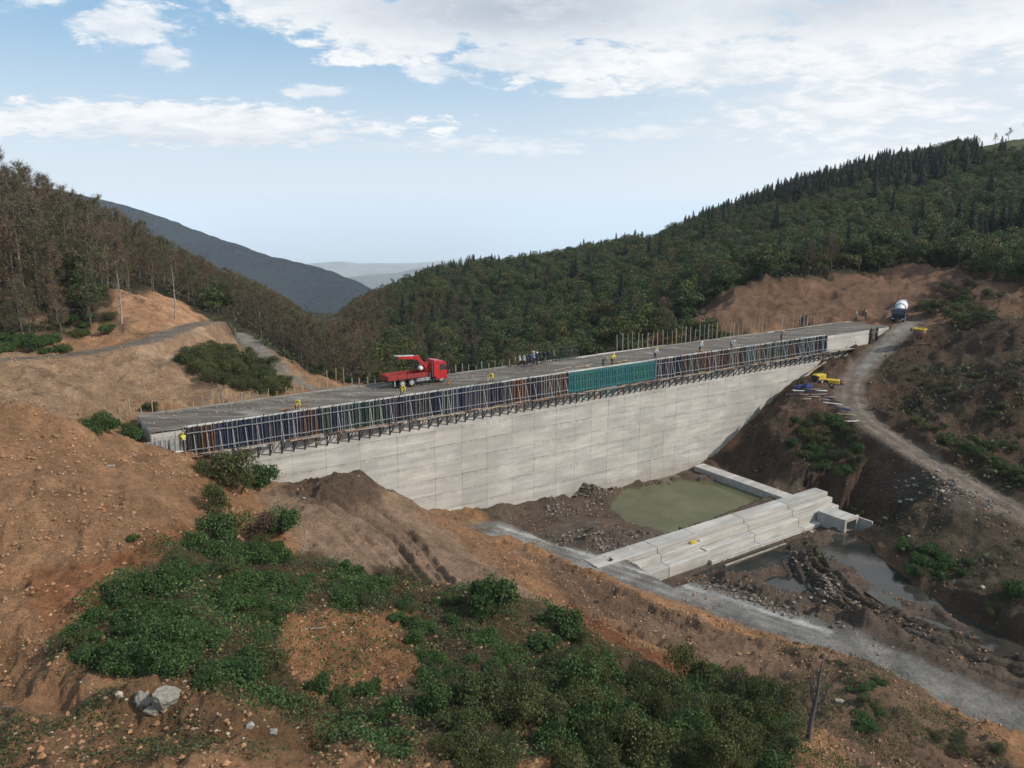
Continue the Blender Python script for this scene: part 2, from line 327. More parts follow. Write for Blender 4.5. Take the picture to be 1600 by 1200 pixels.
ruts([PZ(a, b, -17.8) for a, b in ((1350,975),(1440,1010),(1540,1050),(1660,1090))], 1.9, .2, .3, .8)
# near side bank of the pale road, spoil bank with a bench
berm([PZ(a, b, -15.5) for a, b in ((800,862),(850,888),(910,912),(990,945),(1080,975),(1170,1005),(1260,1035),(1330,1062))], .75, 1.5, .45, 41)
ruts([P(870,915,62), P(940,945,59), P(1000,985,56.5), P(1060,1010,55)], 1.2, .4, .5, .6)
# mound against the wall and its wheel tracks
lump(*P(540,742,71)[:2], .55, 3.6, .9)
i = near(GPT([(440,770),(700,920)]), 2); w = smooth(0, 2.5, poly_sd(GPT([(440,790),(520,760),(620,770),(720,850),(760,930),(600,925),(470,850)]), X[i], Y[i])); H[i] -= w * (fbm(X[i], Y[i], 2.2, 5, .65, seed=3) * .36 + (_rg[i] - .55) * .9)
TRK = GPT([(490,772),(545,788),(595,815),(640,855),(690,915)]); TRK2 = GPT([(455,790),(500,800),(540,830),(585,880),(610,910)])
ruts(TRK, 2.1, .34, .30, .9)
ruts(TRK2, 1.7, .2, .3, .6)
# left spoil slope: rills running down
i = np.where((X < -8) & (Y < 68) & (Y > 24))[0]
H[i] += (ridged(X[i] * .9 + Y[i] * .25, Y[i] * .16, 2.4, 3, seed=51) - .5) * .32 * smooth(-8, -14, X[i])
berm(GPT([(0,642),(60,655),(130,675)]), .5, 1.4, 1.2, 61)
i = near([P(260, 700, 66)], 9); _d = np.hypot(X[i] - P(262, 702, 66)[0], Y[i] - P(262, 702, 66)[1]); H[i] -= .75 * np.exp(-(_d / 5.5) ** 2)
# gully below the boulders
i = near(GPT([(0,1040),(120,1100),(300,1125),(450,1140)]), 3); d, _ = seg_d(GPT([(-20,1020),(120,1095),(240,1130),(330,1135),(470,1150)]), X[i], Y[i])
H[i] -= .7 * np.exp(-(d / 1.1) ** 2)
# keep the ground inside the dam body and under the crest
sD, nD = toD(X, Y)
m = (sD > -3) & (sD < S_END) & (nD < -.5) & (nD > -CW + .4); H[m] = np.minimum(H[m], -1.2)
m = (sD > 12) & (sD < S_END - 3) & (nD <= -CW + .4) & (nD > -CW - 7); H[m] = np.minimum(H[m], -.45 - .15 * (-CW - nD[m]).clip(0))
m = (sD > -9) & (sD < 2) & (nD < .6) & (nD > -CW); H[m] = np.minimum(H[m], -1.1)
_q0 = toD(*PZ(936, 868, -16)[:2]); _q1 = toD(*PZ(1272, 761, -16)[:2]); _ns = (_q0[1] + _q1[1]) / 2
m = (sD > toD(*PZ(1000, 900, -17)[:2])[0] + .3) & (sD < _q1[0] + 9) & (nD > _ns - .2) & (nD < _ns + 9.0); H[m] = np.minimum(H[m], -18.72 + 2.2 * np.maximum(0, sD[m] - _q1[0] - .6) + .5 * np.maximum(0, nD[m] - _ns - 5.4))
m = (sD > _q0[0]) & (sD < _q1[0]) & (nD > _ns - 1.5) & (nD <= _ns); H[m] = np.minimum(H[m], -16.25)
m = (sD > _q1[0] - 3) & (sD < _q1[0] + 10) & (nD > _ns + 3.2) & (nD < _ns + 13); H[m] = np.minimum(H[m], -18.85 + 2.0 * np.maximum(0, sD[m] - _q1[0] - 3.6) + .8 * np.maximum(0, nD[m] - _ns - 9))

#@@MAT
# ------------------------------------------------------------------ materials
MATS = {}
def mat(name, fn=None, col=(.5, .5, .5), rough=.8, metal=0.0, spec=.3):
    if name in MATS: return MATS[name]
    m = bpy.data.materials.new(name); m.use_nodes = True; t = NT(m.node_tree); b = t.n['Principled BSDF']
    b.inputs['Roughness'].default_value = rough; b.inputs['Metallic'].default_value = metal; b.inputs['Specular IOR Level'].default_value = spec
    if fn: fn(t, b)
    else:
        tc = t.node('ShaderNodeTexCoord').outputs['Object']; n = t.noise(tc, 3.0, 5, .6); oi = t.node('ShaderNodeObjectInfo').outputs['Random']
        c = t.mix(t.step(n, .35, .7), tuple(x * .72 for x in col), tuple(min(1, x * 1.12) for x in col)); t.put(b.inputs['Base Color'], t.mix(t.m('MULTIPLY', oi, .12), c, (.16, .13, .11)))
    MATS[name] = m; return m
def bump(t, b, h, dist=.1, strength=1.0):
    n = t.node('ShaderNodeBump'); n.inputs['Distance'].default_value = dist; n.inputs['Strength'].default_value = strength
    t.put(n.inputs['Height'], h); t.put(b.inputs['Normal'], n.outputs[0])
def ground_fn(t, b):
    at = t.node('ShaderNodeAttribute'); at.attribute_name = 'col'; c = at.outputs['Color']
    pos = t.node('ShaderNodeNewGeometry').outputs['Position']
    n1 = t.noise(pos, .55, 6, .65); n2 = t.noise(pos, 3.5, 6, .7); n3 = t.noise(pos, 14, 3, .7)
    v = t.m('ADD', t.m('MULTIPLY', n1, .45), t.m('ADD', t.m('MULTIPLY', n2, .4), t.m('MULTIPLY', n3, .25)))
    c = t.mix(1.0, c, t.ramp(v, [(.34, .30), (.46, .74), (.54, 1.0), (.68, 1.6)]), 'MULTIPLY')
    vo = t.node('ShaderNodeTexVoronoi'); vo.inputs['Scale'].default_value = 3.1; t.put(vo.inputs['Vector'], pos); vo.inputs['Randomness'].default_value = 1
    vo2 = t.node('ShaderNodeTexVoronoi'); vo2.inputs['Scale'].default_value = 7; t.put(vo2.inputs['Vector'], pos)
    peb = t.m('MULTIPLY', t.step(vo.outputs['Distance'], .18, .10), t.step(t.noise(pos, .9, 3), .5, .62))
    peb = t.m('MAXIMUM', peb, t.m('MULTIPLY', t.step(vo2.outputs['Distance'], .26, .16), t.step(t.noise(pos, .6, 3), .46, .6)))
    at2 = t.node('ShaderNodeAttribute'); at2.attribute_name = 'peb'
    peb = t.m('MULTIPLY', peb, at2.outputs['Fac'])
    c = t.mix(t.m('MULTIPLY', peb, .75), c, t.mix(t.noise(pos, 2, 2), (.42, .33, .25), (.26, .17, .11)))
    t.put(b.inputs['Base Color'], c); b.inputs['Specular IOR Level'].default_value = .15
    at3 = t.node('ShaderNodeAttribute'); at3.attribute_name = 'wet'
    t.put(b.inputs['Roughness'], t.m('SUBTRACT', .95, t.m('MULTIPLY', t.m('MULTIPLY', at3.outputs['Fac'], t.step(n1, .42, .6)), .55)))
    hh = t.m('ADD', t.m('MULTIPLY', n2, .8), t.m('ADD', t.m('MULTIPLY', n3, .30), t.m('MULTIPLY', peb, .25)))
    bump(t, b, hh, .6, 1.0)
def concrete(name, a, bb, boards=True, sheen=.75, axis=None):
    def fn(t, b):
        tc = t.node('ShaderNodeTexCoord').outputs['Object']; oi = t.node('ShaderNodeObjectInfo').outputs['Random']
        off = t.node('ShaderNodeVectorMath', operation='ADD'); t.put(off.inputs[0], tc); cb = t.node('ShaderNodeCombineXYZ'); t.put(cb.inputs[0], t.m('MULTIPLY', oi, .0 if boards else 43.0)); t.put(cb.inputs[2], t.m('MULTIPLY', oi, .0 if boards else 17.0)); t.put(off.inputs[1], cb.outputs[0]); v = off.outputs[0]
        n1 = t.noise(t.scale(v, (.22, 1, 1.3)), 1.1, 6, .65); n2 = t.noise(t.scale(v, (.07, 1, 5.5)), 2.0, 6, .68); n3 = t.noise(t.scale(v, (2.2, 1, .25)), 1.4, 5, .7)
        c = t.mix(t.step(n1, .3, .72), a, bb)
        c = t.mix(t.m('MULTIPLY', t.step(n2, .52, .68), .75), c, tuple(x * .56 for x in a))
        c = t.mix(t.m('MULTIPLY', t.step(n3, .60, .78), .45), c, tuple(x * .6 for x in a))
        c = t.mix(t.m('MULTIPLY', t.step(t.noise(t.scale(v, (.5, 1, 1)), .22, 3), .42, .6), .5), c, tuple(x * .82 for x in a))
        c = t.mix(t.m('MULTIPLY', t.step(t.noise(v, .7, 4, .7), .55, .75), .5), c, (bb[0] * 1.08, bb[1] * .98, bb[2] * .86))
        c = t.mix(t.m('MULTIPLY', t.m('ABSOLUTE', t.m('SUBTRACT', oi, .5)), .34), c, t.mix(t.step(oi, .45, .55), (a[0] * .9, a[1] * .93, a[2]), (bb[0] * 1.15, bb[1] * 1.08, bb[2] * .95)))
        t.put(b.inputs['Base Color'], c)
        h = t.m('ADD', n1, t.m('MULTIPLY', n2, .6))
        if boards:
            sep = t.node('ShaderNodeSeparateXYZ'); t.put(sep.inputs[0], tc)
            wv = t.m('FRACT', t.m('MULTIPLY', sep.outputs[2], 5.0)); ln = t.step(t.m('ABSOLUTE', t.m('SUBTRACT', wv, .5)), .42, .5)
            h = t.m('SUBTRACT', h, t.m('MULTIPLY', ln, .35))
            c2 = t.mix(t.m('MULTIPLY', t.m('MULTIPLY', ln, t.step(n1, .35, .6)), .4), c, tuple(x * .5 for x in a)); t.put(b.inputs['Base Color'], c2)
            # pour lines every 1.9 m with run-off stains below them
            lf = t.m('FRACT', t.m('DIVIDE', t.m('ADD', sep.outputs[2], 24.0 - .6), 1.9)); st = t.m('MULTIPLY', t.step(lf, .72, 1.0), t.step(t.noise(t.scale(v, (1.6, 1, .15)), 1.2, 5, .7), .42, .66)); c3 = t.mix(t.m('MULTIPLY', st, .55), c2, (.19, .175, .155))
            ln2 = t.m('MULTIPLY', t.step(t.m('ABSOLUTE', t.m('SUBTRACT', lf, .5)), .482, .496), t.step(t.noise(t.scale(v, (.3, 1, .3)), 1.5, 4), .35, .6)); c3 = t.mix(t.m('MULTIPLY', ln2, .75), c3, (.11, .10, .09))
            c3 = t.mix(t.m('MULTIPLY', t.step(t.m('ADD', sep.outputs[2], t.m('MULTIPLY', t.noise(t.scale(v, (1, 1, .3)), .6, 4), 3.0)), -13.0, -15.4), .5), c3, (.24, .19, .145)); t.put(b.inputs['Base Color'], c3)
        bump(t, b, h, .05, .8)
        b.inputs['Roughness'].default_value = sheen + .1
    return mat(name, fn)
M_GROUND = mat('earth', ground_fn)
M_WALL = concrete('cast_concrete', (.37, .355, .325), (.57, .545, .50))
M_SILL = concrete('sill_concrete', (.33, .31, .28), (.54, .51, .47), False)
def crest_fn(t, b):
    pos = t.node('ShaderNodeNewGeometry').outputs['Position']; mp = t.node('ShaderNodeMapping'); t.put(mp.inputs['Vector'], pos); mp.inputs['Rotation'].default_value = (0, 0, -DAM_ANG); mp.inputs['Scale'].default_value = (.18, .9, 1)
    n1 = t.noise(mp.outputs[0], .8, 6, .62, .8); n2 = t.noise(pos, 5, 5, .7); n3 = t.noise(pos, .25, 4, .6)
    c = t.mix(t.step(n1, .35, .62), (.105, .090, .074), (.225, .195, .160)); c = t.mix(t.m('MULTIPLY', t.step(n1, .56, .66), .7), c, (.38, .355, .32))
    c = t.mix(t.m('MULTIPLY', t.step(n3, .45, .62), .5), c, (.17, .125, .095)); c = t.mix(t.m('MULTIPLY', t.step(t.noise(mp.outputs[0], 2.6, 6, .75, .6), .54, .62), .55), c, (.085, .075, .062)); c = t.mix(.55, c, t.ramp(n2, [(.3, .02), (.7, .46)]), 'OVERLAY')
    t.put(b.inputs['Base Color'], c); t.put(b.inputs['Roughness'], t.step(n1, .3, .5, .65, .95)); bump(t, b, t.m('ADD', n1, t.m('MULTIPLY', n2, .3)), .08)
M_CREST = mat('crest_grit', crest_fn)
def water_fn(c1, c2, mix=.85):
    def fn(t, b):
        pos = t.node('ShaderNodeNewGeometry').outputs['Position']; n = t.noise(pos, .25, 4, .6)
        t.put(b.inputs['Base Color'], t.mix(t.step(n, .35, .65), c1, c2)); b.inputs['Roughness'].default_value = .04; b.inputs['IOR'].default_value = 1.33; b.inputs['Specular IOR Level'].default_value = .5
        bump(t, b, t.noise(t.scale(pos, (1, 1.6, 1)), 3.0, 3, .6), .008, .5)
    return fn
M_POOL = mat('green_water', water_fn((.070, .078, .038), (.105, .105, .058)))
M_RIVER = mat('river_water', water_fn((.022, .024, .022), (.05, .042, .032)))
def foliage(name, cols, tr=.25, val=1.0, sat=.5):
    def fn(t, b):
        oi = t.node('ShaderNodeObjectInfo').outputs['Random']; g = t.node('ShaderNodeNewGeometry'); pos = g.outputs['Position']; isl = g.outputs['Random Per Island']
        st = [(i / (len(cols) - 1) if len(cols) > 1 else 0, tuple(x * val for x in c)) for i, c in enumerate(cols)]
        f = t.m('ADD', t.m('MULTIPLY', oi, .55), t.m('ADD', t.m('MULTIPLY', t.m('SUBTRACT', t.noise(pos, .045, 3), .32), 1.1), t.m('MULTIPLY', t.m('SUBTRACT', t.noise(pos, .5, 3), .5), sat)), clamp=True)
        c = t.ramp(f, st) if len(st) > 1 else st[0][1]
        c = t.mix(1.0, c, t.ramp(isl, [(0, .5), (.6, 1.0), (1, 1.75)]), 'MULTIPLY')
        t.put(b.inputs['Base Color'], c); b.inputs['Roughness'].default_value = .6; b.inputs['Specular IOR Level'].default_value = .25
        tl = t.node('ShaderNodeBsdfTranslucent'); t.put(tl.inputs[0], c); mx = t.node('ShaderNodeMixShader'); mx.inputs[0].default_value = tr
        out = t.n['Material Output']; t.l.new(b.outputs[0], mx.inputs[1]); t.l.new(tl.outputs[0], mx.inputs[2]); t.l.new(mx.outputs[0], out.inputs[0])
    return mat(name, fn)
M_LEAF_D = foliage('broadleaf', [(.040, .062, .024), (.060, .082, .026), (.036, .054, .022), (.052, .070, .024), (.090, .098, .028), (.044, .066, .026), (.058, .084, .026), (.115, .088, .030), (.066, .090, .026), (.14, .125, .034)], .25, 1.08)
M_SPRUCE = foliage('spruce_needles', [(.010, .018, .011), (.016, .026, .014), (.012, .020, .012)], .1)
M_TWIG = foliage('dry_twigs', [(.110, .084, .056), (.14, .096, .060), (.105, .085, .052), (.085, .085, .042), (.145, .090, .056), (.100, .090, .050)], .1)
M_BUSH = foliage('bramble_leaf', [(.032, .070, .020), (.056, .105, .026), (.042, .080, .022), (.080, .120, .028)], .25)
M_BUSH_O = foliage('olive_leaf', [(.062, .072, .024), (.090, .096, .030), (.050, .064, .022), (.098, .082, .038)], .25)
M_BUSH_R = foliage('reddish_leaf', [(.085, .050, .032), (.06, .045, .03)], .2)
M_GRASS = foliage('weeds', [(.085, .085, .035), (.055, .075, .025), (.11, .090, .045), (.05, .07, .028)], .3)
M_BARK = mat('bark', col=(.13, .105, .085), rough=.9)
M_PALEBARK = mat('pale_bark', col=(.34, .31, .27), rough=.9)
M_DEAD = mat('dead_wood', col=(.105, .092, .085), rough=.9)
M_ROCK = mat('rock', col=(.30, .28, .26), rough=.85)
M_PALEROCK = mat('pale_rock', col=(.42, .36, .29), rough=.9)
M_BROWNROCK = mat('brown_rock', col=(.25, .155, .10), rough=.95)
M_WOOD = mat('stake_wood', col=(.40, .31, .21)); M_PLANK = mat('plank_wood', col=(.32, .27, .22)); M_STEEL = mat('galvanised_steel', col=(.42, .42, .43), rough=.5, metal=.4)
M_GALV = mat('dull_galvanised', col=(.24, .24, .25), rough=.6, metal=.2); M_RUST = mat('rusty_steel', col=(.20, .11, .07), rough=.8); M_RED = mat('red_paint', col=(.46, .014, .018), rough=.35, spec=.5); M_DRED = mat('dull_red_paint', col=(.30, .03, .028), rough=.5)
M_BLACK = mat('black_rubber', col=(.025, .025, .025), rough=.85); M_DARK = mat('dark_steel', col=(.05, .05, .055), rough=.6); M_RIM = mat('dusty_rim', col=(.42, .40, .37), rough=.6); M_GLASS = mat('dark_glass', col=(.03, .04, .05), rough=.08, spec=.6)
M_WHITE = mat('white_paint', col=(.72, .72, .70), rough=.45); M_YEL = mat('yellow_paint', col=(.58, .40, .03), rough=.5); M_BLUE = mat('blue_paint', col=(.035, .045, .15), rough=.5)
M_SKIN = mat('skin', col=(.42, .26, .18)); M_HIVIS = mat('yellow_vest', col=(.80, .72, .04), rough=.7); M_CLOTH_D = mat('dark_cloth', col=(.03, .032, .045), rough=.9); M_CLOTH_B = mat('blue_cloth', col=(.035, .05, .15), rough=.9); M_CLOTH_W = mat('white_cloth', col=(.62, .63, .66), rough=.9); M_CLOTH_G = mat('grey_cloth', col=(.16, .15, .15), rough=.9)
M_TEAL = mat('teal_panel', col=(.05, .21, .22), rough=.6); M_TEAL2 = mat('green_teal_panel', col=(.06, .23, .21), rough=.6); M_NAVY = mat('navy_panel', col=(.014, .021, .050), rough=.6); M_BLUEP = mat('blue_panel', col=(.016, .030, .070), rough=.6)
M_DBROWN = mat('brown_panel', col=(.075, .032, .022), rough=.8); M_DGREEN = mat('green_panel', col=(.02, .055, .045), rough=.7); M_CHAR = mat('charcoal_panel', col=(.022, .024, .030), rough=.7); M_ORA = mat('orange_paint', col=(.34, .15, .05)); M_PURP = mat('lilac_pipe', col=(.27, .24, .29)); M_PLY = mat('ply_panel', col=(.30, .31, .30))

# ------------------------------------------------------------------ mesh helpers
def link(name, me, parent=None):
    o = bpy.data.objects.new(name, me); COL.objects.link(o)
    if parent is not None: o.parent = parent
    return o
def np_mesh(name, V, Fc, mats, midx=None, smooth_=False):
    me = bpy.data.meshes.new(name); V = np.asarray(V, np.float32); Fc = np.asarray(Fc, np.int32); k = Fc.shape[1]
    me.vertices.add(len(V)); me.vertices.foreach_set('co', V.ravel()); me.loops.add(Fc.size); me.loops.foreach_set('vertex_index', Fc.ravel())
    me.polygons.add(len(Fc)); me.polygons.foreach_set('loop_start', np.arange(0, Fc.size, k, dtype=np.int32)); me.polygons.foreach_set('loop_total', np.full(len(Fc), k, np.int32))
    for m in (mats if isinstance(mats, (list, tuple)) else [mats]): me.materials.append(m)
    if midx is not None: me.polygons.foreach_set('material_index', np.asarray(midx, np.int32))
    me.polygons.foreach_set('use_smooth', np.full(len(Fc), smooth_)); me.update(calc_edges=True); return me
def props(o, label=None, cat=None, group=None, kind=None):
    if label: o['label'] = label
    if cat: o['category'] = cat
    if group: o['group'] = group
    if kind: o['kind'] = kind
    return o
def empty(name, loc, rz=0.0, **kw):
    o = bpy.data.objects.new(name, None); COL.objects.link(o); o.location = loc; o.rotation_euler = (0, 0, rz); o.empty_display_size = .3
    return props(o, **kw)
def dup(o, loc=None, rz=None, scale=None, parent=None, **kw):
    c = o.copy(); COL.objects.link(c)
    if parent is not None: c.parent = parent
    if loc is not None: c.location = loc
    if rz is not None: c.rotation_euler = (0, 0, rz)
    if scale is not None: c.scale = scale if isinstance(scale, tuple) else (scale,) * 3
    for ch in list(o.children): dup(ch, parent=c)
    return props(c, **kw)
class MB:
    def __init__(s): s.v = []; s.f = []; s.m = []
    def add(s, v, f, m=0):
        b = len(s.v); s.v += [tuple(p) for p in v]; s.f += [tuple(i + b for i in q) for q in f]; s.m += [m] * len(f); return s
    def box(s, x0, x1, y0, y1, z0, z1, m=0, M=None, taper=0.0):
        t = taper; v = [(x0, y0, z0), (x1, y0, z0), (x1, y1, z0), (x0, y1, z0), (x0 + t, y0 + t, z1), (x1 - t, y0 + t, z1), (x1 - t, y1 - t, z1), (x0 + t, y1 - t, z1)]
        if M is not None: v = [tuple(M @ Vector(p)) for p in v]
        return s.add(v, [(0, 3, 2, 1), (4, 5, 6, 7), (0, 1, 5, 4), (1, 2, 6, 5), (2, 3, 7, 6), (3, 0, 4, 7)], m)
    def cbox(s, x0, x1, y0, y1, z0, z1, c=.03, m=0):        # box with chamfered edges
        b = len(s.v); pts = []
        for zz, k in ((z0, c), (z0 + c, 0), (z1 - c, 0), (z1, c)):
            a, e = x0 + k, x1 - k; d, g = y0 + k, y1 - k
            pts += [(a + c, d, zz), (e - c, d, zz), (e, d + c, zz), (e, g - c, zz), (e - c, g, zz), (a + c, g, zz), (a, g - c, zz), (a, d + c, zz)]
        f = [tuple(range(7, -1, -1)), tuple(range(24, 32))]
        for r in range(3):
            for i in range(8): j = (i + 1) % 8; f.append((r * 8 + i, r * 8 + j, r * 8 + 8 + j, r * 8 + 8 + i))
        return s.add(pts, f, m)
    def tube(s, a, b_, r0, r1=None, n=6, m=0, caps=True):
        r1 = r0 if r1 is None else r1; a = Vector(a); b_ = Vector(b_); d = (b_ - a)
        if d.length < 1e-6: return s
        q = d.to_track_quat('Z', 'Y'); v = []
        for c, r in ((a, r0), (b_, r1)):
            for i in range(n): an = 2 * math.pi * i / n; v.append(c + q @ Vector((math.cos(an) * r, math.sin(an) * r, 0)))
        f = [(i, (i + 1) % n, n + (i + 1) % n, n + i) for i in range(n)]
        if caps: f += [tuple(range(n - 1, -1, -1)), tuple(range(n, 2 * n))]
        return s.add(v, f, m)
    def bar(s, a, b_, w, h, m=0):            # rectangular bar between two points
        a = Vector(a); b_ = Vector(b_); d = b_ - a; q = d.to_track_quat('Y', 'Z'); L = d.length
        M = Matrix.Translation(a) @ q.to_matrix().to_4x4(); return s.box(-w / 2, w / 2, 0, L, -h / 2, h / 2, m, M)
    def lathe(s, prof, n=16, m=0, M=None):
        v = [];
        for r, z in prof:
            for i in range(n): an = 2 * math.pi * i / n; v.append(Vector((r * math.cos(an), r * math.sin(an), z)))
        if M is not None: v = [M @ p for p in v]
        f = []
        for k in range(len(prof) - 1):
            for i in range(n): j = (i + 1) % n; f.append((k * n + i, k * n + j, (k + 1) * n + j, (k + 1) * n + i))
        f += [tuple(range(n - 1, -1, -1)), tuple(range((len(prof) - 1) * n, len(prof) * n))]
        return s.add(v, f, m)
    def prism(s, poly, y0, y1, m=0):         # polygon in xz extruded along y
        n = len(poly); v = [(x, y0, z) for x, z in poly] + [(x, y1, z) for x, z in poly]
        return s.add(v, [tuple(range(n)), tuple(range(2 * n - 1, n - 1, -1))] + [(i, i + n, (i + 1) % n + n, (i + 1) % n) for i in range(n)], m)
    def mesh(s, name, mats, smooth_=False):
        me = bpy.data.meshes.new(name); me.from_pydata(s.v, [], s.f)
        for m in (mats if isinstance(mats, (list, tuple)) else [mats]): me.materials.append(m)
        me.polygons.foreach_set('material_index', s.m)
        if smooth_: me.polygons.foreach_set('use_smooth', [True] * len(s.f))
        me.update(); return me
    def build(s, name, mats, parent=None, smooth_=False): return link(name, s.mesh(name, mats, smooth_), parent)
_O1 = 'zeroth first second third fourth fifth sixth seventh eighth ninth tenth eleventh twelfth thirteenth fourteenth fifteenth sixteenth seventeenth eighteenth nineteenth'.split(); _O10 = ' . twenty thirty forty fifty sixty seventy eighty ninety'.split(' ')
def nth(n):
    if n < 20: return _O1[n]
    if n > 99: return 'hundred-and-' + nth(n - 100) if n > 100 else 'hundredth'
    t = _O10[n // 10]; return (t[:-1] + 'ieth') if n % 10 == 0 else t + '-' + _O1[n % 10]
#@@TERRAIN
# ------------------------------------------------------------------ the ground sheet and its colours
def zone(px_poly, edge=1.0, wob=.8, seed=70, z=None):
    pl = [PZ(a, b, z) if z is not None else ground_hit(a, b) for a, b in px_poly]
    i = near(pl, edge + 3); out = np.zeros(len(X)); k = np.clip(np.hypot(X[i], Y[i]) / 60, .5, 3)
    sd = poly_sd(pl, X[i], Y[i]) + fbm(X[i], Y[i], 3.0, 4, .6, seed=seed) * wob * k; out[i] = smooth(-edge * .5, edge * .5, sd / k); return out
C = np.zeros((len(X), 3)); PEB = np.zeros(len(X)); WET = np.zeros(len(X))
def paint(w, c, peb=None, wet=None, var=.25, seed=80):
    global C, PEB, WET
    c = np.array(c)[None] * (1 + var * fbm(X, Y, 5, 4, .6, seed=seed))[:, None]; C = C * (1 - w[:, None]) + c * w[:, None]
    if peb is not None: PEB = PEB * (1 - w) + peb * w
    if wet is not None: WET = WET * (1 - w) + wet * w
ORANGE, TAN, BROWN, MUD, DKRED, FOREST, GREY = (.36, .195, .100), (.37, .24, .145), (.185, .115, .073), (.128, .094, .070), (.086, .056, .037), (.052, .045, .028), (.24, .225, .205)
paint(np.ones(len(X)), ORANGE, .7, 0, .3)
paint(smooth(118, 135, Y - np.clip(X, -60, 60) * .55 + fbm(X, Y, 20, 4, seed=71) * 6), FOREST, 0, 0, .4)
paint(zone([(-200,540),(0,545),(120,530),(185,500),(175,465),(280,475),(340,500),(480,575),(580,600),(600,420),(0,250),(-200,250)], 2), FOREST, 0, 0)
paint(zone([(1040,530),(1100,480),(1200,432),(1400,418),(1600,425),(1800,430),(1800,600),(1500,560),(1370,500),(1180,515)], 2), (.19, .108, .068), .3, 0)
paint(smooth(38, 46, X + fbm(X, Y, 6, 3, seed=77) * 2) * smooth(134, 128, Y) * smooth(60, 66, Y), DKRED, .5, 0, .35)
paint(smooth(0, -8, X) * smooth(68, 74, Y) * smooth(125, 118, Y) * smooth(.05, .45, fbm(X, Y, 4, 4, .6, seed=19)), (.26, .165, .10), .9, 0)
paint(zone([(-100,560),(230,535),(300,500),(500,600),(400,640),(220,655),(100,650),(0,635),(-100,620)], 1.5), TAN, .8, 0)
_st = zone([(-100,560),(230,535),(300,500),(500,600),(400,640),(220,655),(100,650),(0,635),(-100,620)], 1.5); paint(_st * smooth(.15, .5, fbm(X, Y, 3.2, 4, .6, seed=23)), (.25, .16, .10), .9, 0); paint(_st * smooth(.25, .6, fbm(X, Y, 6, 3, .6, seed=24)), (.44, .30, .19), .5, 0)
paint(zone([(0,640),(200,690),(320,720),(260,860),(120,900),(0,870)], 2, 1.5), (.35, .195, .105), .8, 0, .25)
paint(zone([(60,900),(200,860),(300,830),(330,860),(200,960),(60,980)], 2, 1.5), (.33, .145, .065), .5, 0, .3)
paint(zone([(176,460),(230,452),(300,482),(330,500),(300,512),(200,516)], 1, .6), (.46, .26, .145), .2, 0)  # orange cut face; its sunlit brightness is painted into the colour
paint(zone([(118,528),(150,505),(190,505),(200,530),(150,546)], 1, .6), (.38, .21, .115), .2, 0)
paint(zone([(400,765),(520,730),(620,760),(760,860),(860,950),(700,930),(560,910),(440,830)], 1.2), (.31, .205, .135), .2, 0)
paint(zone([(430,765),(520,728),(640,760),(600,790),(500,790)], 1.2), (.15, .10, .068), .5, 0)
paint(zone([(640,790),(760,840),(830,890),(920,960),(820,900),(700,830)], 1), (.31, .17, .095), .4, 0)
paint(zone([(700,790),(900,770),(1090,725),(1300,760),(1340,830),(1400,880),(1600,1000),(1800,1100),(1800,1230),(1500,1100),(1200,975),(950,900),(780,840)], 1.0, .5, z=-16.8), MUD, .6, .7)
paint(zone([(830,840),(900,808),(960,822),(1030,838),(940,866),(880,858)], .8, .4, z=-16.5), (.13, .10, .078), .1, .9, .1)
paint(zone([(1230,838),(1270,838),(1300,900),(1400,965),(1600,1040),(1600,1075),(1400,1000),(1280,940),(1235,880)], .8, .4, z=-18.2), (.125, .093, .068), 1, .4)
paint(zone([(800,850),(1000,930),(1200,1000),(1420,1060),(1560,1160),(1600,1210),(1400,1240),(1200,1110),(1080,1030),(960,975),(880,930)], 1.2, 1.2), (.20, .125, .080), .5, 0, .4)
paint(zone([(900,950),(1000,1010),(1080,1050),(1000,1060),(900,1020)], 1, 1), (.22, .095, .045), .3, 0)
paint(zone([(1130,705),(1235,600),(1300,570),(1335,620),(1420,710),(1400,800),(1370,840),(1250,760),(1100,725)], 1.0, .8), (.105, .066, .046), .8, .1, .4)
paint(zone([(1380,640),(1400,560),(1480,515),(1800,520),(1800,800),(1600,760),(1480,710)], 1.2), DKRED, .5, 0, .35)
paint(zone([(1370,830),(1400,780),(1540,775),(1800,900),(1800,1080),(1600,1000),(1450,910)], 1.2, 1), (.085, .062, .042), .7, 0, .4)
paint(zone([(1390,740),(1420,725),(1500,765),(1560,795),(1500,800),(1400,775)], .8, .6), (.125, .098, .078), 1, 0, .6)
paint(zone([(200,900),(350,840),(620,900),(880,960),(1050,1060),(1200,1130),(1200,1210),(500,1210),(400,1110),(120,1040)], 2, 2.2), (.095, .065, .036), .5, 0, .5)
paint(zone([(430,960),(640,950),(660,1060),(500,1100),(440,1040)], 1.2, 1.2), (.34, .165, .078), .5, 0, .3)
paint(zone([(0,1120),(500,1120),(700,1160),(700,1230),(0,1230)], 1.5, 1.2), (.24, .135, .070), .6, 0, .5)
def line_paint(pts, half, c, wob=.6, seed=90, peb=.3, wet=0, var=.2, soft=1.0):
    global C, PEB, WET
    i = near(pts, half + 4); d, par = seg_d(pts, X[i], Y[i]); w = np.zeros(len(X)); w[i] = 1 - smooth(half - .5 * soft, half + .5 * soft, d + fbm(X[i], Y[i], 2.2, 4, .6, seed=seed) * wob); paint(w, c, peb, wet, var, seed)
for _tr, _g in ((TRK, 1.05), (TRK, -1.05)):
    _a = np.array(smooth_line([q[:2] for q in _tr], 6)); _b = np.gradient(_a, axis=0); _b /= np.hypot(*_b.T)[:, None]; line_paint([tuple(q) for q in _a + np.stack([-_b[:, 1], _b[:, 0]], 1) * _g], .24, (.19, .125, .082), .15, 98, 0, 0, .2, .5)
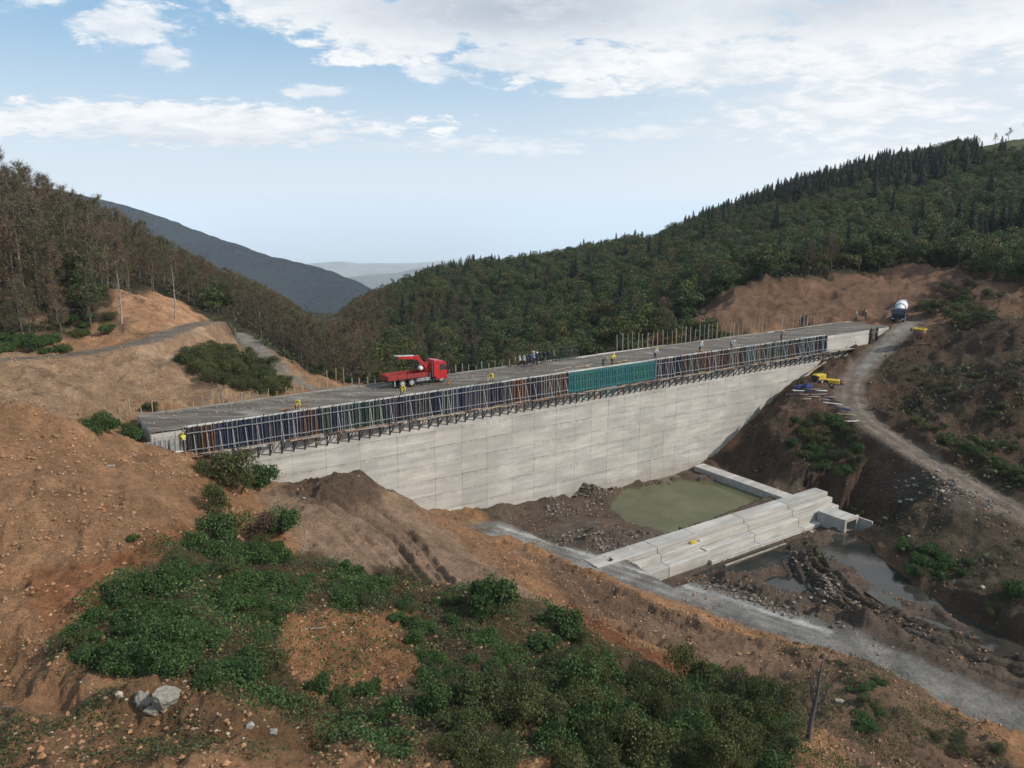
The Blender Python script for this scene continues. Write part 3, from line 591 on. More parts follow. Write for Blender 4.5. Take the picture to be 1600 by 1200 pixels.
for _c in CURL: line_paint(smooth_line([q[:2] for q in _c], 6), .95, (.085, .064, .048), .3, 99, .2, .8, .5, .6)
line_paint(WHITE_ROAD, 2.4, (.23, .215, .195), peb=.2, wet=.6, var=.6)
_k = np.array([(p[0], p[1]) for p in WHITE_ROAD]); _t = np.gradient(_k, axis=0); _t /= np.hypot(*_t.T)[:, None]; _nn = np.stack([-_t[:, 1], _t[:, 0]], 1)
for off, hw, cc in ((1.2, .35, (.46, .45, .43)), (.1, .22, (.34, .33, .31)), (-1.1, .3, (.30, .29, .27))): line_paint([tuple(q) for q in (_k + _nn * off)[:29]], hw, cc, .45, 93, 0, 0, .5, .5)
line_paint(HAUL, 2.1, (.205, .165, .130), .4, 94, .2, 0, .25); line_paint(HAUL[:16], .8, (.27, .25, .22), .7, 95, .2, 0, .3)
_a = np.array([q[:2] for q in HAUL]); _b = np.gradient(_a, axis=0); _b /= np.hypot(*_b.T)[:, None]
for _o in (-.85, .85): line_paint([tuple(q) for q in _a + np.stack([-_b[:, 1], _b[:, 0]], 1) * _o], .22, (.27, .225, .18), .25, 92, 0, 0, .3, .5)
line_paint(LEFT_ROAD, 1.7, (.20, .165, .13), .5, 96, .3); line_paint(LEFT_TRACK, 1.5, (.25, .225, .19), .6, 97, .6)
far = rad > 430; C[far] = (.022, .028, .020)
grassy = zone([(1500,240),(1600,215),(1800,200),(1800,270),(1600,245),(1540,256)], 3, 2); paint(grassy, (.085, .085, .038), 0, 0, .5); grassy2 = zone([(990,385),(1060,355),(1075,362),(1010,388)], 3, 1); paint(grassy2, (.13, .13, .06), 0, 0)
C = np.clip(C * (1 + .22 * fbm(X, Y, .9, 4, .7, seed=99))[:, None], .004, .9)
nr, nc = SH; idx = np.arange(nr * nc).reshape(nr, nc)
Fq = np.stack([idx[:-1, :-1], idx[:-1, 1:], idx[1:, 1:], idx[1:, :-1]], -1).reshape(-1, 4)
me = np_mesh('ground', np.stack([X, Y, H], 1), Fq, M_GROUND, smooth_=True)
for nm, arr, ty in (('col', np.concatenate([C, np.ones((len(C), 1))], 1), 'FLOAT_COLOR'), ('peb', PEB, 'FLOAT'), ('wet', WET, 'FLOAT')):
    a = me.attributes.new(nm, ty, 'POINT'); a.data.foreach_set('color' if ty == 'FLOAT_COLOR' else 'value', arr.astype(np.float32).ravel())
props(link('ground', me), kind='structure')

def sheet(name, poly, z, m, kind='structure', label=None):
    pl = smooth_line(list(poly) + [poly[0]], 5)[:-1]; mb = MB(); mb.add([(p[0], p[1], z) for p in pl], [tuple(range(len(pl)))]); o = mb.build(name, m); return props(o, label, kind=kind)
sheet('pond', [PZ(a, b, POOL_Z) for a, b in ((925,808),(945,768),(1000,750),(1070,742),(1130,750),(1212,776),(1190,792),(1050,840),(975,834))], POOL_Z, M_POOL)
sheet('river', [PZ(a, b, RIVER_Z) for a, b in ((1280,834),(1345,830),(1385,862),(1450,915),(1530,958),(1620,1000),(1820,1085),(1820,1130),(1600,1050),(1495,1000),(1415,965),(1360,930),(1315,895),(1285,865))], RIVER_Z, M_RIVER)
sheet('puddle', [PZ(a, b, RIVER_Z) for a, b in ((1085,897),(1200,855),(1255,852),(1250,878),(1195,898),(1140,912))], RIVER_Z, M_RIVER)
sheet('puddle', [PZ(a, b, RIVER_Z) for a, b in ((1175,908),(1210,894),(1255,898),(1290,928),(1250,940),(1195,930))], RIVER_Z, M_RIVER)
#@@FAR
# ------------------------------------------------------------------ far hills, lowland and sea
def far_ridge(name, prof, d0, d1, zb, cols, n=260, m=60, rough=18, seed=1):
    """a hill whose crest follows PROF (photo points) at distance d0..d1 and falls towards us and away"""
    ks = np.linspace(0, len(prof) - 1, n); px = np.interp(ks, range(len(prof)), [p[0] for p in prof]); py = np.interp(ks, range(len(prof)), [p[1] for p in prof]); dd = np.interp(ks, [0, len(prof) - 1], [d0, d1])
    V = []
    for a, b, d in zip(px, py, dd):
        q = P(a, b, d); ux, uy = q[0] / math.hypot(q[0], q[1]), q[1] / math.hypot(q[0], q[1])
        for k in range(m + 14):
            t = (k / m) * 1.0; off = -(1 - t) * d * .42 if k <= m else (k - m) * d * .03
            z = q[2] - (q[2] - zb) * ((1 - t) ** .9 if k <= m else ((k - m) / 14) ** 1.2)
            V.append((q[0] + ux * off, q[1] + uy * off, z))
    V = np.array(V); fo = np.abs(np.tile(np.concatenate([1 - np.arange(m) / m, np.arange(14) / 14]), n)); fo = np.minimum(fo * 2.2, 1)
    V[:, 2] += (ridged(V[:, 0], V[:, 1], d0 * .16, 5, seed) - .6) * rough * fo * 3 + fbm(V[:, 0], V[:, 1], d0 * .012, 3, .6, seed) * rough * .16
    w = m + 14; ii = np.arange(n * w).reshape(n, w); Fc = np.stack([ii[:-1, :-1], ii[1:, :-1], ii[1:, 1:], ii[:-1, 1:]], -1).reshape(-1, 4)
    def fn(t, b):
        pos = t.node('ShaderNodeNewGeometry').outputs['Position']; n1 = t.noise(pos, 14 / d0, 7, .7); n2 = t.noise(pos, 180 / d0, 4, .7)
        c = t.mix(t.step(n1, .44, .58), cols[0], cols[1]); c = t.mix(t.m('MULTIPLY', t.step(n2, .45, .62), .8), c, cols[2]); t.put(b.inputs['Base Color'], c); b.inputs['Roughness'].default_value = 1; b.inputs['Specular IOR Level'].default_value = 0
        bump(t, b, n2, d0 * .006, .9)
    return props(link(name, np_mesh(name, V, Fc, mat(name + str(seed), fn), smooth_=True)), kind='structure')
far_ridge('hill', [(-120,298),(0,292),(90,296),(150,310),(200,322),(250,338),(300,357),(340,372),(380,384),(420,400),(480,412),(520,425),(560,440),(600,462),(640,490),(700,540)], 2300, 1900, -420, ((.008, .015, .024), (.016, .026, .034), (.026, .036, .040)), seed=1)  # nearest far hill; the blue of distant haze is put into its colours
far_ridge('hill', [(380,432),(440,420),(505,410),(535,409),(560,416),(590,415),(640,417),(680,413),(730,408),(800,425)], 12000, 13500, -1250, ((.05, .07, .045), (.12, .12, .08), (.28, .26, .22)), rough=45, seed=2)
far_ridge('hill', [(480,450),(540,436),(580,434),(610,430),(650,420),(700,412),(740,420)], 7000, 8500, -900, ((.03, .045, .03), (.06, .06, .04), (.12, .11, .08)), rough=30, seed=3)
V = [(-90000, 2600, -1300), (90000, 2600, -1300), (90000, 60000, -1300), (-90000, 60000, -1300)]
def sea_fn(t, b):
    b.inputs['Roughness'].default_value = .2; pos = t.node('ShaderNodeNewGeometry').outputs['Position']; t.put(b.inputs['Base Color'], t.mix(t.step(t.noise(pos, .0003, 5), .4, .6), (.30, .38, .44), (.36, .43, .48)))
props(link('sea', np_mesh('sea', V, [(0, 1, 2, 3)], mat('sea', sea_fn))), kind='structure')
mb = MB(); mb.box(-92000, 92000, -300, 61000, -1301, 165); hz_o = mb.mesh('haze', mat('haze_air', lambda t, b: None)); hm = MATS['haze_air']; ht = NT(hm.node_tree)
for n in list(ht.n): ht.n.remove(n)
pv = ht.node('ShaderNodeVolumePrincipled'); pv.inputs['Color'].default_value = (.86, .93, 1.0, 1); pv.inputs['Density'].default_value = 7.0e-5; pv.inputs['Anisotropy'].default_value = -.1
ho = ht.node('ShaderNodeOutputMaterial'); ht.l.new(pv.outputs[0], ho.inputs['Volume']); HAZE = props(link('haze', hz_o), kind='stuff')
#@@DAM
# ------------------------------------------------------------------ the dam
def dframe(o, s=0, n=0, z=0): o.location = D(s, n, z); o.rotation_euler = (0, 0, DAM_ANG); return o   # local x along crest, local -y out of the face
S3_ = sx(1292)
dam = dframe(empty('dam', (0, 0, 0), label='long pale concrete dam wall under construction across the valley', cat='dam'))
mb = MB(); mb.box(-2.9, S_END + 1.5, .16, CW - .3, -20, -.12); mb.box(-7.3, -2.905, .16, CW - .5, -20, -1.25); mb.build('core', M_WALL, dam)
mb = MB(); n = 160; v = []; f = []
for i in range(n + 1):
    s = -2.85 + (S_END + 4.2) * i / n
    for k in range(17): y = .04 + (CW - .36) * k / 16; v.append((s, y, .0 + .10 * float(fbm(np.array([s]), np.array([y * 1.5]), 3.2, 3, seed=33)[0]) + .03 * random.random()))
for i in range(n):
    for k in range(16): a = i * 17 + k; f.append((a, a + 17, a + 18, a + 1))
mb.add(v, f); mb.build('crest_surface', M_CREST, dam, True)
M_EDGE = concrete('stained_concrete', (.17, .15, .125), (.27, .25, .22), False)
mb = MB(); s = -2.8
for k in range(40):
    lp = MB(); a = .1 + k * (S3_ - .1) / 40; lp.cbox(a, a + (S3_ - .1) / 40 - .02, -.075, random.uniform(.30, .5), .06, random.uniform(.13, .17), .02); lp.build('lip', M_WALL, dam)
while s < S_END + 1:
    L = random.uniform(2.5, 4.0); e = min(s + L, S_END + 1.5); lip = MB(); lip.cbox(s, e - .04, CW - .30, CW + random.uniform(-.02, .04), -2.2, random.uniform(.08, .20), .03); lip.build('edge_block', M_WALL if sx(870, 0, -CW) < s < sx(1000, 0, -CW) or s > sx(1180, 0, -CW) else M_EDGE, dam); s = e
JX = [288, 340, 395, 452, 505, 559, 618, 677, 720, 760, 800, 835, 870, 900, 926, 952, 978, 1003, 1023, 1042, 1060, 1084, 1110, 1136, 1160, 1185, 1210, 1235, 1260, 1290, 1318, 1345, 1381]
JS = [sx(px) for px in JX]; JS[0] = -7.4
LZ = [-2.55, -4.4, -6.3, -8.2, -10.1, -12.0, -13.9, -15.8, -17.7, -19.4]
for a, b in zip(JS[:-1], JS[1:]):
    top = -.12 if a > sx(1285) else -2.55
    zs = ([-.06] if top > -1 else []) + LZ
    for z1, z0 in zip(zs[:-1], zs[1:]):
        if z0 < -8.5 and b < 8: continue
        if z0 < -7 and a > sx(1255): continue
        pr = random.uniform(0, .02); mb = MB(); g = .006
        mb.cbox(a + g, b - g, -pr, .17, z0 + g, z1 - g, .012); mb.build('concrete_panel', M_WALL, dam)
S1, S2, S3 = sx(893), sx(1023), sx(1292)

# formwork panels: sheet, studs, walings, raking prop, bracket, deck plank
_fm = {}
def fmesh(kind, mats, fn):
    key = (kind, tuple(m.name for m in mats))
    if key not in _fm: mb = MB(); fn(mb); _fm[key] = mb.mesh(kind, mats)
    return _fm[key]
PW = 1.18
def formwork(s, w, colr, stud, style, label, group, seed_):
    r = random.Random(seed_); o = dframe(empty('formwork_panel', (0, 0, 0), label=label, cat='formwork panel', group=group), s, 0, 0)
    H0, H1 = -2.5, .12; w2 = w - .03
    def part(nm, mats, fn, rot=0, y=0):
        c = link(nm, fmesh(nm + style + str(round(w, 2)), mats, fn), o); c.rotation_euler = (0, rot, 0); c.location = (0, y, 0); return c
    part('sheet', [colr], lambda m: m.cbox(.015, w2, -.16, -.08, H0, H1 - .1, .012))
    if style == 'teal':
        for k in range(4):
            nm = 'rib'; me_ = fmesh('ribt', [colr], lambda m: m.cbox(-.045, .045, -.30, -.162, H0 + .02, H1 - .12, .012)); c = link(nm, me_, o); c.location = (.08 + k * (w2 - .14) / 3, 0, 0)
        for z in (H0 + .25, -1.2, -.25): c = link('waling', fmesh('walt', [colr], lambda m: m.cbox(.03, w2 - .02, -.25, -.165, -.05, .05, .01)), o); c.location = (0, 0, z)
    else:
        xs = [.12, .12 + (w2 - .24) * .5, w2 - .12]
        for k, x in enumerate(xs):
            me_ = fmesh('stud%d' % r.randrange(3), [stud if r.random() < .7 else colr], lambda m: m.cbox(-.035, .035, -.29, -.163, H0 - .12, H1 + .06, .01)); c = link('stud', me_, o); c.location = (x + r.uniform(-.03, .03), 0, r.uniform(-.10, .22)); c.rotation_euler = (0, r.uniform(-.02, .02), 0)
        for z in (H0 + .42, H1 - .55): c = link('waling', fmesh('walp' + str(round(w, 2)), [M_GALV], lambda m: (m.cbox(0, w2 + .02, -.37, -.295, -.05, .05, .01))), o); c.location = (0, 0, z + r.uniform(-.03, .03))
        part('prop', [M_STEEL if r.random() < .7 else M_RUST], lambda m: m.tube((w * .5, -.40, H1 - .7), (w * .5, -1.0, H0 - .08), .03, .03, 6), 0)
    def brk(m):
        m.bar((w * .5, -.10, H0 - .16), (w * .5, -1.12, H0 - .16), .09, .10); m.bar((w * .5, -1.08, H0 - .2), (w * .5, -.10, H0 - 1.30), .08, .09); m.bar((w * .5, -.07, H0 - .1), (w * .5, -.07, H0 - 1.45), .09, .09)
        m.bar((w * .5, -.55, H0 - .2), (w * .5, -.10, H0 - .72), .05, .05)
    part('bracket', [r.choice([M_TEAL if style == 'teal' else M_DARK, M_RUST, M_DARK])], brk)
    for k in range(3):
        if r.random() < .22: continue
        c = link('deck_plank', fmesh('dp' + str(round(w, 2)), [r.choice([M_PLANK, M_RUST, M_WOOD, M_PLY, M_DARK])], lambda m: m.box(-.02, w - .06, -.13, .13, -.025, .025)), o); c.location = (r.uniform(-.03, .03), -.35 - k * .30, H0 - .07 + r.uniform(0, .05)); c.rotation_euler = (r.uniform(-.08, .08), r.uniform(-.05, .05), r.uniform(-.10, .10))
    return o
CNAME = {M_NAVY: 'navy', M_BLUEP: 'blue', M_CHAR: 'charcoal', M_DBROWN: 'dark brown', M_DGREEN: 'dark green', M_TEAL: 'teal', M_TEAL2: 'green-teal'}
def colour_at(px):
    r = random.random()
    if px < 895:
        if px < 330: return M_NAVY if r < .3 else M_CHAR
        if 500 < px < 600: return M_DGREEN if r < .6 else M_NAVY
        if px < 600: return M_NAVY if r < .7 else M_BLUEP
        if px < 700: return M_CHAR if r < .6 else M_NAVY
        if px < 790: return M_NAVY if r < .5 else M_BLUEP
        return M_DBROWN if r < .6 else M_CHAR
    if px < 1100: return M_CHAR if r < .45 else M_NAVY
    if px < 1165: return M_DBROWN
    if px < 1255: return M_DGREEN if r < .75 else M_NAVY
    return M_NAVY if r < .5 else M_CHAR
cnt = {}; s = .1; k = 0
while s + PW < S1:
    px = proj(*D(s + .6, 0))[0]; c = colour_at(px); st = random.choice([M_STEEL, M_GALV, M_RUST, M_ORA if random.random() < .25 else M_STEEL, M_PLANK]); k += 1
    formwork(s, PW, c, st, 'std', f'{CNAME[c]} formwork panel with grey studs, {nth(k)} from the dam end beside the dirt slope', 'formwork panels between the dam end and the teal panels', 1000 + k); s += PW
nA = k; wd = (S2 - s) / 15; k = 0
while k < 15:
    c = M_TEAL if random.random() < .7 else M_TEAL2; k += 1; formwork(s, wd, c, c, 'teal', f'{CNAME[c]} steel formwork panel, {nth(k)} of fifteen counting from the cab side of the red truck', 'teal formwork panels', 2000 + k); s += wd
k = 0; wB = (S3 - s) / round((S3 - s) / PW)
while s + wB < S3 + .1:
    px = proj(*D(s + .6, 0))[0]; c = colour_at(px); st = random.choice([M_STEEL, M_STEEL, M_RUST, M_PLANK]); k += 1
    formwork(s, wB, c, st, 'std', f'{CNAME[c]} formwork panel with grey studs, {nth(k)} beyond the teal panels', 'formwork panels beyond the teal panels', 3000 + k); s += wB
s = sx(1359)
for k in range(2): formwork(s, PW * .95, M_CHAR if k else M_DBROWN, M_WOOD, 'std', f'short isolated formwork panel at the road end of the dam, {"on the bare concrete side" if k == 0 else "on the road side"}', 'isolated formwork panels at the road end', 4000 + k); s += PW * .95
# walkway brackets under the bare stretch
s = S3 + .3; k = 0
while s < sx(1358):
    k += 1; o = dframe(empty('walkway_bracket', (0, 0, 0), label=f'dark steel bracket with plank deck under the bare concrete block, {nth(k)} past the formwork', cat='bracket', group='brackets under the bare concrete block'), s)
    link('deck_plank', fmesh('wdk', [M_PLANK], lambda m: m.box(-.1, 1.30, -.95, -.06, -2.62, -2.56)), o)
    link('frame', fmesh('wbr', [M_DARK], lambda m: (m.bar((.5, -.04, -2.68), (.5, -1.0, -2.68), .09, .1), m.bar((.5, -.95, -2.7), (.5, -.05, -3.5), .08, .08), m.bar((.5, -.05, -2.6), (.5, -.05, -3.6), .08, .08))), o); s += 1.42
# rebar starter bars and pale end form at the near end of the crest
for k in range(8):
    s = -6.6 + k * .92; mb = MB(); hgt = random.uniform(2.3, 3.4) if k not in (3, 6) else 2.0; mb.tube((0, 0, 0), (random.uniform(-.06, .06), 0, hgt), .035, .03, 6); o = mb.build('starter_bar', M_PLY); q = D(s, .55 + .1 * random.random(), -2.9); o.location = q
    props(o, f'pale vertical steel bar, {nth(k + 1)} of eight at the unfinished end of the dam', 'steel bar', 'starter bars at the unfinished dam end')
for k in range(5):
    o = dframe(empty('end_panel', (0, 0, 0), label=f'weathered pale end panel below the starter bars, {nth(k + 1)} from the bushes', cat='formwork panel', group='pale end panels'), -6.4 + k * 1.22, 0, 0)
    link('sheet', fmesh('esh', [M_PLY], lambda m: m.cbox(.02, 1.16, -.15, -.07, -2.5, -.75, .01)), o)
    for x in (.15, .6, 1.0): c = link('rib', fmesh('erb', [M_STEEL], lambda m: m.cbox(-.03, .03, -.22, -.152, -2.5, -.7, .01)), o); c.location = (x, 0, 0)
    link('ledge', fmesh('elg', [M_WHITE], lambda m: m.box(-.02, 1.2, -.45, -.16, -2.05, -1.97)), o)
#@@STAKES
# stakes along the far edge of the crest
def stake(s, h, n=-(CW - .12) - .28, lab='', grp='', w=.035, m=None):
    mb = MB(); tl = random.uniform(-.05, .05); mb.bar((0, 0, 0), (tl * h, random.uniform(-.03, .03) * h, h), w * 2, w * 2); o = mb.build('stake', m or random.choice([M_WOOD, M_WOOD, M_PLANK, M_STEEL])); o.location = D(s, n, -.25); return props(o, lab, 'stake', grp)
k = 0
for px, h in ((188,1.2),(205,1.9),(222,1.0),(239,1.5),(255,1.1),(270,2.0),(284,1.3),(303,.9),(318,1.3),(334,2.0),(343,1.3),(349,1.9),(363,1.0),(378,1.2),(391,1.2),(404,1.1),(420,1.3),(434,.9),(448,1.3),(461,1.2),(474,1.1),(488,1.2),(500,1.3),(513,2.6),(526,2.7),(539,2.6),(551,1.3),(562,1.2),(575,1.3),(587,1.2)):
    k += 1; stake(sx(px, 0, -CW), h, lab=f'weathered stake on the far crest edge, {nth(k)} from the dirt slope', grp='stakes between the dirt slope and the red truck')
k = 0
for px in (703, 713, 724, 733, 745, 754, 765, 774, 786, 797, 806): k += 1; stake(sx(px, 0, -CW), random.uniform(.8, 1.4), lab=f'short pale stake, {nth(k)} between the red truck and the group of people', grp='stakes between the truck and the people')
k = 0; s = sx(966, 0, -CW); e = sx(1286, 0, -CW)
while s < e: k += 1; stake(s + random.uniform(-.12, .12), random.uniform(2.1, 2.9), lab=f'tall thin stake on the far crest edge, {nth(k)} beyond the group of people', grp='tall stakes beyond the people', w=.04); s += .98
# kerb battens on the far edge near the road end
for k in range(7):
    mb = MB(); mb.box(0, 2.6, -.08, .08, 0, .12); o = dframe(mb.build('batten', M_PLANK), S_END - 20 + k * 2.75, -(CW - .55), .13); props(o, f'pale timber batten along the far crest edge, {nth(k + 1)} towards the mixer truck', 'batten', 'battens along the far crest edge')
# grit and crumbs of concrete strewn over the crest, too many to count
gb = MB()
for _ in range(1500):
    s_, n_, r_ = random.uniform(-2.5, S_END), -random.uniform(.35, 1) ** .8 * (CW - .5), random.uniform(.02, .10) ** 1.0; q = D(s_, n_, .07); a_ = random.uniform(0, 6)
    gb.add([(q[0] + math.cos(a_ + k * 1.57) * r_, q[1] + math.sin(a_ + k * 1.57) * r_, q[2] - .03) for k in range(4)] + [(q[0], q[1], q[2] + r_ * .7)], [(0, 1, 4), (1, 2, 4), (2, 3, 4), (3, 0, 4)], random.choice([0, 1, 1, 2]))
props(gb.build('rubble', [M_PLY, M_BROWNROCK, M_PALEROCK]), kind='stuff')
#@@SILL
# ------------------------------------------------------------------ stepped sill, cross wall, culvert
ZT, ZB = -16.0, -18.7
q0 = PZ(936, 868, ZT); q1 = PZ(1272, 761, ZT); sa, na = toD(*q0[:2]); sb, nb = toD(*q1[:2]); nsl = (na + nb) / 2
sill = dframe(empty('stepped_sill', (0, 0, 0), label='long stepped concrete sill wall between the green pond and the muddy channel', cat='sill wall'), 0, nsl, 0)
sm = sx(1087, ZT, nsl + 2)
def block(name, s0, s1, y0, y1, z0, z1, parent, c=.05):
    mb = MB(); mb.cbox(s0, s1, -y1, -y0, z0, z1, c); return mb.build(name, M_SILL, parent)
cuts = [sa - 2, sa + 6.5, sm]; run = np.linspace(sm, sb, 4)[1:]; segs = [(a, b, 0) for a, b in zip(cuts[:-1], cuts[1:])] + [(a, b, 1) for a, b in zip([sm, *run[:-1]], run)]
for a, b, typ in segs:
    a += .015; b -= .015
    if typ == 0:      # nearer part: broad top, two high steps
        block('top_course', a, b, 0, 2.25, ZT - .62, ZT + .02, sill); block('step', a, b, .3, 2.85, ZT - 1.42, ZT - .63, sill); block('step', a, b, .3, 4.1, ZB - 1, ZT - 1.43, sill)
    else:
        block('top_course', a, b, 0, 1.95, ZT - .52, ZT, sill)
        for k, (y, z) in enumerate(((2.7, .535), (3.7, 1.30))): block('step', a, b, .3, y, ZT - 1.295 if k < 1 else ZB - 1, ZT - z, sill)
        block('footing', a, b, 3.7, 4.55, ZB - 1, ZB + .42, sill)
mb = MB(); mb.box(0, 10.5, -.12, .12, 0, .12); mb.build('form_board', M_PLANK, None); o = bpy.data.objects['form_board']; dframe(o, sm + .5, nsl + 6.0, RIVER_Z + .05); props(o, 'pale timber board lying in the water below the stepped sill', 'board')
q = PZ(1085, 860, ZT - 1.1); mb = MB(); mb.cbox(-.5, .5, -.12, .12, 0, .12, .02); mb.cbox(-.3, .6, .05, .2, .1, .2, .02); o = mb.build('yellow_beam', M_YEL); dframe(o, sm - .9, nsl + 2.55, ZT - .60); props(o, 'yellow painted beam offcut lying on the step of the sill', 'beam')
# cross wall from the dam foot to the sill
xa = toD(*PZ(1098, 729, -16.1)[:2]); xb = toD(*PZ(1226, 772, -16.1)[:2]); sc_ = (xa[0] + xb[0]) / 2
cw = dframe(empty('cross_wall', (0, 0, 0), label='low flat-topped concrete wall running from the dam foot to the stepped sill', cat='wall'))
n0 = xa[1] - 1; n1 = nsl - .05; ks = np.linspace(n0, n1, 6)
for a, b in zip(ks[:-1], ks[1:]): block('wall_block', sc_ - 1.0, sc_ + 1.0, a + .012, b - .012, -18.2, -16.1 + random.uniform(-.02, .02), cw)
# box culvert beyond the sill
c0 = toD(*PZ(1272, 796, -16.9)[:2]); c1 = toD(*PZ(1323, 811, -16.9)[:2]); cs = c0[0]; cl = c1[1] - (nsl + 3.9); ztc = -16.9
cv = dframe(empty('box_culvert', (0, 0, 0), label='square concrete box culvert opening onto the dark channel beside the sill end', cat='culvert'), cs, nsl, 0)
for nm, a in (('roof_slab', (0, 2.6, 3.9, 3.9 + cl, ztc - .3, ztc)), ('side_wall', (0, .3, 3.9, 3.9 + cl, -19.3, ztc - .302)), ('side_wall', (2.3, 2.6, 3.9, 3.9 + cl, -19.3, ztc - .302)), ('floor_slab', (.302, 2.298, 3.9, 3.9 + cl, -19.3, -18.62)), ('headwall_lintel', (-.12, 2.72, 3.9 + cl + .003, 3.9 + cl + .25, ztc - .34, ztc + .10)), ('headwall_post', (-.12, .34, 3.9 + cl + .003, 3.9 + cl + .25, -19.3, ztc - .343)), ('headwall_post', (2.26, 2.72, 3.9 + cl + .003, 3.9 + cl + .25, -19.3, ztc - .343)), ('wing_wall', (2.9, 3.15, 3.9 + cl - .3, 3.9 + cl + 1.9, -19.3, ztc - .25))): block(nm, *a, cv, .02)
#@@TRUCK
# ------------------------------------------------------------------ vehicles
def wheel(parent, x, y, r=.52, w=.32, side=-1, rim=M_RIM):
    Mx = Matrix.Translation((x, y, r)) @ Matrix.Rotation(R(90), 4, 'X')
    t = MB(); t.lathe([(r * .62, -w / 2), (r * .94, -w / 2), (r, -w * .34), (r, w * .34), (r * .94, w / 2), (r * .62, w / 2)], 18, 0, Mx); ty = t.build('tyre', M_BLACK, parent, True)
    k = MB(); k.lathe([(r * q, -side * w * e) for q, e in ((.61, .50), (.60, .54), (.52, .54), (.46, .51), (.26, .51), (.22, .58), (.05, .59))], 16, 0, Mx); k.build('rim', rim, ty, True)
def cab(o, x0, m_body, hi=2.95, L=2.15):
    """forward-control cab: x forward, from x0 to x0+L"""
    b = MB(); b.prism([(x0, .95), (x0 + L, .95), (x0 + L + .04, 1.75), (x0 + L - .14, hi - .30), (x0 + L - .40, hi - .05), (x0 + .06, hi), (x0, hi - .1)], -1.22, 1.22); b.cbox(x0 + .25, x0 + L + .10, -1.23, 1.23, .55, .94, .05); b.build('cab', m_body, o)
    g = MB(); g.add([(x0 + L + .047, -1.08, 1.80), (x0 + L + .047, 1.08, 1.80), (x0 + L - .118, 1.0, hi - .38), (x0 + L - .118, -1.0, hi - .38)], [(0, 1, 2, 3)]); g.build('windscreen', M_GLASS, o)
    for sy in (-1, 1):
        y = sy * 1.226; g = MB(); g.add([(x0 + .95, y, 1.80), (x0 + L - .12, y, 1.80), (x0 + L - .28, y, hi - .42), (x0 + .95, y, hi - .42)], [(0, 1, 2, 3) if sy < 0 else (3, 2, 1, 0)]); g.build('side_window', M_GLASS, o)
        d = MB(); d.cbox(x0 + .86, x0 + L - .06, sy * 1.222 - .012, sy * 1.222 + .012, 1.02, 1.74, .008); dd = d.build('door', m_body, o); hd = MB(); hd.cbox(x0 + .92, x0 + 1.10, sy * 1.245 - .012, sy * 1.245 + .012, 1.58, 1.63, .004); hd.build('handle', M_BLACK, dd)
        h = MB(); h.cbox(x0 + L + .08, x0 + L + .13, sy * .92 - .2, sy * .92 + .2, .66, .84, .02); h.build('headlight', M_WHITE, o)
        mi = MB(); mi.cbox(x0 + L - .02, x0 + L + .12, sy * 1.38 - .1, sy * 1.38 + .1, 1.95, 2.5, .03); mi.bar((x0 + L, sy * 1.24, 2.3), (x0 + L + .03, sy * 1.34, 2.3), .03, .03); mi.build('mirror', M_BLACK, o)
    g = MB();
    for z in (1.12, 1.28, 1.44): g.cbox(x0 + L + .02, x0 + L + .085, -.8, .8, z - .05, z + .05, .015)
    g.build('grille', M_BLACK, o)
tr = empty('crane_truck', D(sx(654, 0, -5.0), -5.0, .04), DAM_ANG, label='red flatbed truck with folded loader crane parked on the dam crest', cat='truck')
ox = -5.2; tr.scale = (.83,) * 3
def tb(name, m, fn, parent=tr, sm=False): b = MB(); fn(b); return b.build(name, m, parent, sm)
tb('chassis', M_DARK, lambda b: (b.box(ox + .2, ox + 8.6, -.45, -.3, .72, .98), b.box(ox + .2, ox + 8.6, .3, .45, .72, .98), b.box(ox + .3, ox + 8.4, -.3, .3, .78, .9), b.box(ox + 7.0, ox + 7.3, -1.0, 1.0, .45, .75)))
for x in (ox + 2.15, ox + 3.55, ox + 8.25):
    for sy in (-1, 1): wheel(tr, x, sy * 1.0, .54, .46 if x < ox + 5 else .32, sy)
tb('flatbed', M_DRED, lambda b: b.cbox(ox, ox + 5.95, -1.24, 1.24, 1.12, 1.28, .03))
for sy in (-1, 1): tb('side_board', M_DRED, lambda b: (b.cbox(ox + .02, ox + 2.92, sy * 1.22 - .03, sy * 1.22 + .03, 1.285, 1.78, .015), b.cbox(ox + 2.98, ox + 5.9, sy * 1.22 - .03, sy * 1.22 + .03, 1.285, 1.78, .015), [b.box(x - .04, x + .04, sy * 1.265 - .02, sy * 1.265 + .02, 1.15, 1.80) for x in (ox + .1, ox + 1.5, ox + 2.95, ox + 4.4, ox + 5.85)]))
tb('tail_board', M_DRED, lambda b: b.cbox(ox - .05, ox + .01, -1.2, 1.2, 1.2, 1.8, .015)); tb('head_board', M_RED, lambda b: b.cbox(ox + 5.92, ox + 5.99, -1.2, 1.2, 1.285, 2.1, .015))
